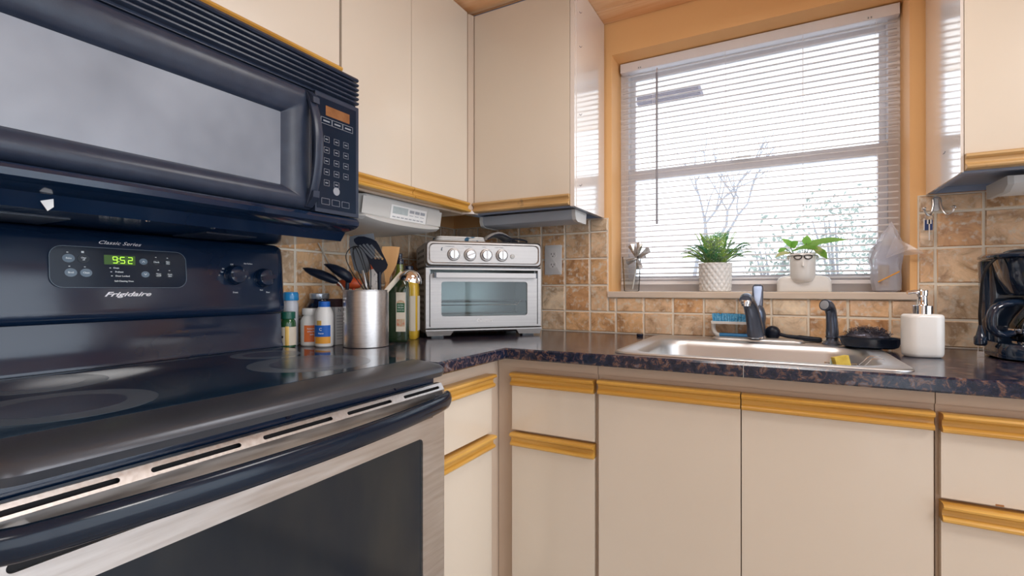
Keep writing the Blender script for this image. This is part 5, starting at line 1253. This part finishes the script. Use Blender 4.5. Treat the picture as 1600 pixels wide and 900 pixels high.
def wraptext(s, x, y, r, z, az, size, m, parent, width=None):
    a = math.radians(az); n_ = Vector((math.cos(a), math.sin(a), 0)); u_ = Vector((-math.sin(a), math.cos(a), 0))
    o = Vector((x, y, CT+z))+n_*r; bm = text_bm(s, size, (u_, (0, 0, 1), (0, 0, 0)), width=width, bold=.0001)
    for v in bm.verts:
        uu = v.co.dot(u_); ang = a+uu/r; rr2 = r+v.co.dot(n_); zz = v.co.z
        v.co = Vector((x+rr2*math.cos(ang), y+rr2*math.sin(ang), CT+z+zz))
    return finish('lettering', bm, m, parent)
wraptext('Acetaminophen', x, y, .0290, .054, CAMA+20, .0060, 'print', l_, .036); wraptext('EXTRA STRENGTH', x, y, .0290, .045, CAMA+20, .0055, 'print', l_, .034); wraptext('500 mg', x, y, .0290, .036, CAMA+20, .0055, 'print', l_, .020)
x, y = .0511, -.8125
t = bottle('supplement_jar', 'big dark blue jar with a silver lid behind the white bottles', 'jar', x, y, [(.036, .0005), (.041, .004), (.0425, .100), (.041, .118), (.033, .134), (.0285, .140), (.0285, .144)], 'darkpl',
           [('lid', [(.0295, .143), (.0305, .146), (.0305, .158), (.0290, .1605), (.001, .1605)], 'lid')])
x, y = .1440, -.872
t = bottle('medicine_bottle', 'white medicine bottle with a blue and amber label and a blue cap', 'bottle', x, y, [(.023, .0005), (.0265, .004), (.0275, .030), (.0275, .092), (.0262, .102), (.0215, .114), (.0170, .120)], 'whitepl',
           [('cap', [(.0165, .119), (.0170, .121), (.0170, .135), (.0160, .1365), (.001, .1365)], 'label_bl')])
l_ = wraplabel(t, x, y, .0283, .032, .066, CAMA-70, CAMA+40, 'label_bl'); wraplabel(t, x, y, .0283, .012, .032, CAMA-60, CAMA+40, 'label_ye', 'amber_panel', 12, l_); wraplabel(t, x, y, .0281, .066, .080, CAMA-45, CAMA-15, 'label_gold', 'gold_mark', 6, l_)
wraptext('C', x, y, .0285, .054, CAMA-20, .012, 'print', l_); wraptext('Vitamin', x, y, .0285, .042, CAMA-18, .0055, 'print', l_)
# carton with printing
bx_ = thing('medicine_carton', 'slim pale carton with brown top standing against the steel crock', 'box', (.1246, -.8065, CT), math.radians(-8))
bm = BM(); box(bm, -.020, .020, -.019, .019, .0004, .118); finish('carton', bm, 'palelabel', bx_, world=False, bev=.0008)
bm = BM(); box(bm, -.0203, .0203, -.0193, .0193, .118, .143); finish('brown_top', bm, 'label_br', bx_, world=False, bev=.0008)
bm = BM()
for k in range(4): box(bm, -.017, .008, -.0197, -.0193, .022+k*.018, .0245+k*.018)
for k in range(9): box(bm, .0201, .0206, -.014, .014, .018+k*.009, .0192+k*.009)
finish('printed_lines', bm, 'dimprint', bx_, world=False)
finish('lettering', text_bm('N', .016, ((0, 1, 0), (0, 0, 1), (.0206, -.004, .108))), 'dimprint', bx_, world=False)

# ================================================================ CROCK AND UTENSILS
KA = math.radians(28.676); KX, KY = .2424, -.7990
kr = thing('utensil_crock', 'tall brushed steel crock full of cooking utensils beside the stove', 'utensil holder', (KX, KY, CT), KA)
bm = BM(); lathe(bm, [(.066, .0005), (.0675, .002), (.0675, .1685), (.0690, .1700), (.0690, .1715), (.0660, .1715), (.0655, .006), (.001, .004)], n=56); cr = finish('cylinder', bm, 'steel', kr, world=False, ang=40)
bm = BM()
for k, (z, w) in enumerate(((.146, .018), (.136, .012), (.120, .014), (.106, .016), (.092, .010), (.078, .012))):
    for j in range(int(w/.0035)):
        a = math.radians(-90-55)+(j*.0042)/.0675; box(bm, .0676*math.cos(a)-.0008, .0676*math.cos(a)+.0008, .0676*math.sin(a)-.0010, .0676*math.sin(a)+.0006, z-.002, z+.0025)
finish('engraving', bm, 'palelabel', cr, world=False)
def U(name, label, cat='utensil'): return thing(name, label, cat, (KX, KY, CT), KA)
def F(name, bm, m, par, **k): return finish(name, bm, m, par, world=False, **k)
s1 = .0002566
def q2(X, Y): return (X*s1-.1994, .3725-Y*s1)       # trace units -> metres in the crock's own upright plane
def upl(pts, holes=(), th=.002, y=0.): return plate([q2(*p) for p in pts], [[q2(*p) for p in h] for h in holes], th, ((1, 0, 0), (0, 0, 1), (0, y, 0)))
def ut(pts, r, n=10, y=0, flat=1.):
    return [(q2(*p)[0], (p[2] if len(p) > 2 else y), q2(*p)[1]) for p in pts]
t = U('turner', 'grey silicone turner, the tallest utensil at the back of the crock', 'spatula')
g = F('blade', upl([(545, 135), (700, 112), (830, 100), (845, 165), (848, 330), (835, 470), (760, 570), (680, 590), (600, 540), (552, 330), (538, 220)], (), .004, .030), 'slate', t, bev=.001)
bm = BM(); tube(bm, [(-.018, .030, .232), (-.010, .028, .19), (0, .022, .10), (.012, .018, .012)], .0055, n=10); F('handle', bm, 'steel', t)
t = U('slotted_turner', 'black slotted turner with a wide curved head in front in the crock', 'spatula')
sl = []
for a, b in (((735, 262), (882, 418)), ((778, 252), (925, 424)), ((820, 248), (965, 426)), ((868, 258), (1005, 432))):
    sl.append([(a[0]-12, a[1]+5), (a[0]+8, a[1]-8), (b[0]+11, b[1]-10), (b[0]+4, b[1]+5), (b[0]-14, b[1]-1)])
F('blade', upl([(672, 190), (720, 160), (790, 160), (870, 185), (930, 215), (962, 265), (1000, 350), (1040, 430), (1066, 490), (1052, 535), (1000, 585), (990, 610), (985, 700), (945, 700), (945, 600), (900, 540), (862, 480), (840, 420), (770, 320), (690, 245), (670, 215)], sl, .0035, -.030), 'navy', t, bev=.0008)
bm = BM(); tube(bm, [(.0485, -.030, .225), (.0485, -.028, .175), (.040, -.015, .10), (.020, .005, .014)], .0058, n=10, flat=.8); F('handle', bm, 'navy', t)
t = U('whisk', 'black wire balloon whisk standing in the crock', 'whisk')
for k, pts in enumerate(([(770, 790), (640, 600), (570, 465), (553, 380), (590, 305), (655, 272), (725, 285), (790, 370), (835, 480), (848, 600), (845, 790)], [(795, 790), (705, 610), (645, 455), (620, 350), (655, 272), (705, 310), (745, 430), (790, 590), (825, 790)])):
    bm = BM(); tube(bm, smooth_path(ut(pts, 0, y=-.012+.010*k), 5), .0015, n=8); F('wire_loop', bm, 'wire', t)
bm = BM(); tube(bm, smooth_path([(q2(810, 790)[0], .010, .170), (-.012, -.010, .26), (-.030, -.014, .3010), (-.038, -.004, .292), (-.030, .004, .24), (.002, -.004, .170)], 5), .0015, n=8); F('wire_loop', bm, 'wire', t)
bm = BM(); tube(bm, [(.006, -.006, .172), (.006, 0, .10), (-.004, .010, .016)], [.006, .008, .008], n=12); F('handle', bm, 'wire', t)
t = U('wooden_spatula', 'wooden spatula with a flat slanted end in the crock', 'spatula')
F('paddle', upl([(950, 262), (1055, 258), (1160, 268), (1145, 360), (1118, 480), (1075, 570), (1038, 640), (1030, 720), (990, 720), (980, 620), (960, 500), (940, 380)], (), .005, .020), 'woodut', t, bev=.001)
bm = BM(); tube(bm, [(.0600, .020, .195), (.050, .020, .16), (.03, .028, .08), (.010, .034, .014)], .0055, n=10); F('handle', bm, 'woodut', t)
def spoon(bm, spine, hw_, dp, y, n=14, tilt=0.):
    """bowl of a spoon seen from the side: spine points with half heights in the plane and half depths across it"""
    L = []; P = [Vector((q2(*p)[0], y, q2(*p)[1])) for p in spine]
    for i, p in enumerate(P):
        d = (P[min(i+1, len(P)-1)]-P[max(i-1, 0)]).normalized(); u = Vector((0, 1, 0)); w = d.cross(u)
        L.append([p+w*math.cos(2*PI*k/n)*hw_[i]*s1+u*math.sin(2*PI*k/n)*dp[i] for k in range(n)])
    loft(bm, L)
t = U('cooking_spoon', 'black flat-bowled spoon leaning farthest left out of the crock', 'spoon')
bm = BM(); spoon(bm, [(78, 530), (120, 548), (190, 575), (280, 605), (370, 640), (440, 672), (490, 692)], [6, 28, 46, 56, 54, 44, 22], [.005, .013, .019, .022, .020, .014, .006], -.030); F('bowl', bm, 'navy', t, ang=60)
bm = BM(); tube(bm, smooth_path([(q2(478, 690)[0], -.030, q2(0, 690)[1]), (q2(510, 720)[0], -.028, q2(0, 720)[1]), (q2(540, 790)[0], -.022, q2(0, 790)[1]), (-.045, -.008, .10), (-.022, .004, .014)], 4), .0034, n=10); F('handle', bm, 'steel', t)
t = U('serving_spoon', 'black serving spoon in the crock, right of the leftmost spoon', 'spoon')
bm = BM(); spoon(bm, [(332, 488), (380, 502), (450, 535), (530, 580), (590, 625), (615, 660), (612, 700)], [8, 26, 48, 60, 62, 50, 24], [.005, .015, .023, .026, .023, .015, .006], -.034); F('bowl', bm, 'navy', t, ang=60)
bm = BM(); tube(bm, [(q2(600, 690)[0], -.034, q2(0, 690)[1]), (q2(592, 790)[0], -.032, q2(0, 790)[1]), (-.040, -.020, .09), (-.028, -.004, .014)], .0058, n=10); F('handle', bm, 'navy', t)
t = U('silicone_spoon', 'orange-red silicone spoon between the two black spoons in the crock', 'spoon')
bm = BM(); spoon(bm, [(405, 720), (450, 708), (520, 700), (590, 702), (650, 715), (692, 738)], [14, 44, 70, 74, 60, 24], [.006, .013, .017, .017, .013, .006], .020); F('bowl', bm, 'orange', t, ang=60)
bm = BM(); tube(bm, [(q2(600, 740)[0], .020, q2(0, 740)[1]), (-.035, .010, .10), (-.03, .014, .014)], .0050, n=10); F('handle', bm, 'orange', t)
t = U('scraper', 'white speckled scraper with a red tip in the middle of the crock', 'spatula')
F('blade', upl([(800, 545), (850, 530), (900, 535), (932, 570), (925, 800), (800, 800)], (), .006, .020), 'speckle', t, bev=.0015)
F('tip', upl([(802, 546), (806, 480), (825, 445), (850, 430), (858, 530)], (), .005, .020), 'orange', t, bev=.001)
bm = BM(); tube(bm, [(.020, .020, .175), (.018, .018, .10), (.010, .018, .014)], .005, n=10); F('handle', bm, 'speckle', t)
t = U('steel_ladle', 'shiny steel ladle leaning right out of the crock, bowl upside down', 'ladle')
bm = BM(); c_ = (.1315, .004, .1975); R = .0365; L = []
for k in range(9): a = PI/2*k/8; L.append([(c_[0]+max(R*math.cos(a), 1e-4)*math.cos(2*PI*i/32), c_[1]+max(R*math.cos(a), 1e-4)*math.sin(2*PI*i/32), c_[2]+R*math.sin(a)) for i in range(32)])
for k in range(8, -1, -1): a = PI/2*k/8; L.append([(c_[0]+max((R-.0012)*math.cos(a), 1e-4)*math.cos(2*PI*i/32), c_[1]+max((R-.0012)*math.cos(a), 1e-4)*math.sin(2*PI*i/32), c_[2]+.0004+(R-.0012)*math.sin(a)) for i in range(32)])
loft(bm, L, False, False); bm.transform(Matrix.Translation(c_) @ Matrix.Rotation(.22, 4, 'Y') @ Matrix.Translation((-c_[0], -c_[1], -c_[2]))); F('bowl', bm, 'chrome', t, ang=50)
bm = BM(); tube(bm, [(q2(1215, 575)[0], -.002, q2(0, 575)[1]), (q2(1030, 790)[0], -.006, q2(0, 790)[1]), (.035, -.004, .10), (-.005, .004, .014)], [.0085, .0085, .006, .005], n=10, flat=.35, up=(.6, 0, .8)); F('handle', bm, 'label', t)

# ================================================================ OIL BOTTLES
x, y = .2428, -.6500
o1 = thing('oil_bottle', 'square dark green bottle of olive oil with a picture label', 'bottle', (x, y, CT), KA)
bm = BM(); L = []
for w, z, r in ((.058, .0005, .006), (.064, .004, .008), (.066, .010, .009), (.066, .175, .009), (.062, .192, .014), (.050, .208, .018), (.034, .220, .0155), (.026, .228, .0125), (.0245, .250, .012), (.0245, .262, .012)): L.append([(a, b, z) for a, b in rr(0, 0, w, w*.92, r, 5)])
loft(bm, L[:6]); ob = F('body', bm, 'oildark', o1, ang=40)
bm = BM(); loft(bm, L[5:]); F('neck', bm, 'oil', o1, ang=40)
bm = BM(); lathe(bm, [(.0125, .256), (.0140, .258), (.0140, .270), (.0125, .273), (.0085, .275), (.0080, .281), (.0095, .282), (.0095, .290), (.0080, .292), (.001, .292)], n=22); F('cap', bm, 'darkpl', o1, ang=30)
bm = BM(); box(bm, -.004, .027, -.0315, -.0307, .035, .163); lb2 = F('label', bm, 'label', o1)
bm = BM(); box(bm, -.002, .024, -.0320, -.0315, .098, .128); F('green_patch', bm, 'label_green', lb2)
bm = BM(); prism(bm, [(.011+.013*math.cos(a), -.0320, .128+.010*math.sin(a)) for a in [PI*k/12 for k in range(13)]], (0, .0004, 0)); F('red_arch', bm, 'label_red', lb2)
bm = BM(); box(bm, -.002, .024, -.0320, -.0315, .052, .076); F('picture', bm, 'label_red', lb2)
F('lettering', join_bm([text_bm('EXTRA', .0062, ((1, 0, 0), (0, 0, 1), (.011, -.0324, .121))), text_bm('VIRGIN', .0062, ((1, 0, 0), (0, 0, 1), (.011, -.0324, .113))), text_bm('OLIVE OIL', .0050, ((1, 0, 0), (0, 0, 1), (.011, -.0324, .105)))]), 'print', lb2)
x, y = .2150, -.5720
o2 = thing('oil_bottle', 'golden cooking oil bottle with a pale label behind the green one', 'bottle', (x, y, CT), KA)
bm = BM(); L = []
for w, z, r in ((.060, .0005, .010), (.068, .005, .014), (.070, .030, .016), (.070, .175, .016), (.066, .195, .018), (.050, .214, .018), (.030, .226, .014), (.028, .236, .0135)): L.append([(a, b, z) for a, b in rr(0, 0, w, w*.9, r, 5)])
loft(bm, L); F('body', bm, 'oilyellow', o2, ang=40)
bm = BM(); lathe(bm, [(.0155, .235), (.0160, .237), (.0160, .252), (.0145, .254), (.001, .254)], n=22); F('cap', bm, 'darkpl', o2)
bm = BM(); box(bm, -.020, .030, -.0322, -.0315, .030, .150); box(bm, .0350, .0357, -.020, .020, .030, .150); F('label', bm, 'label', o2)
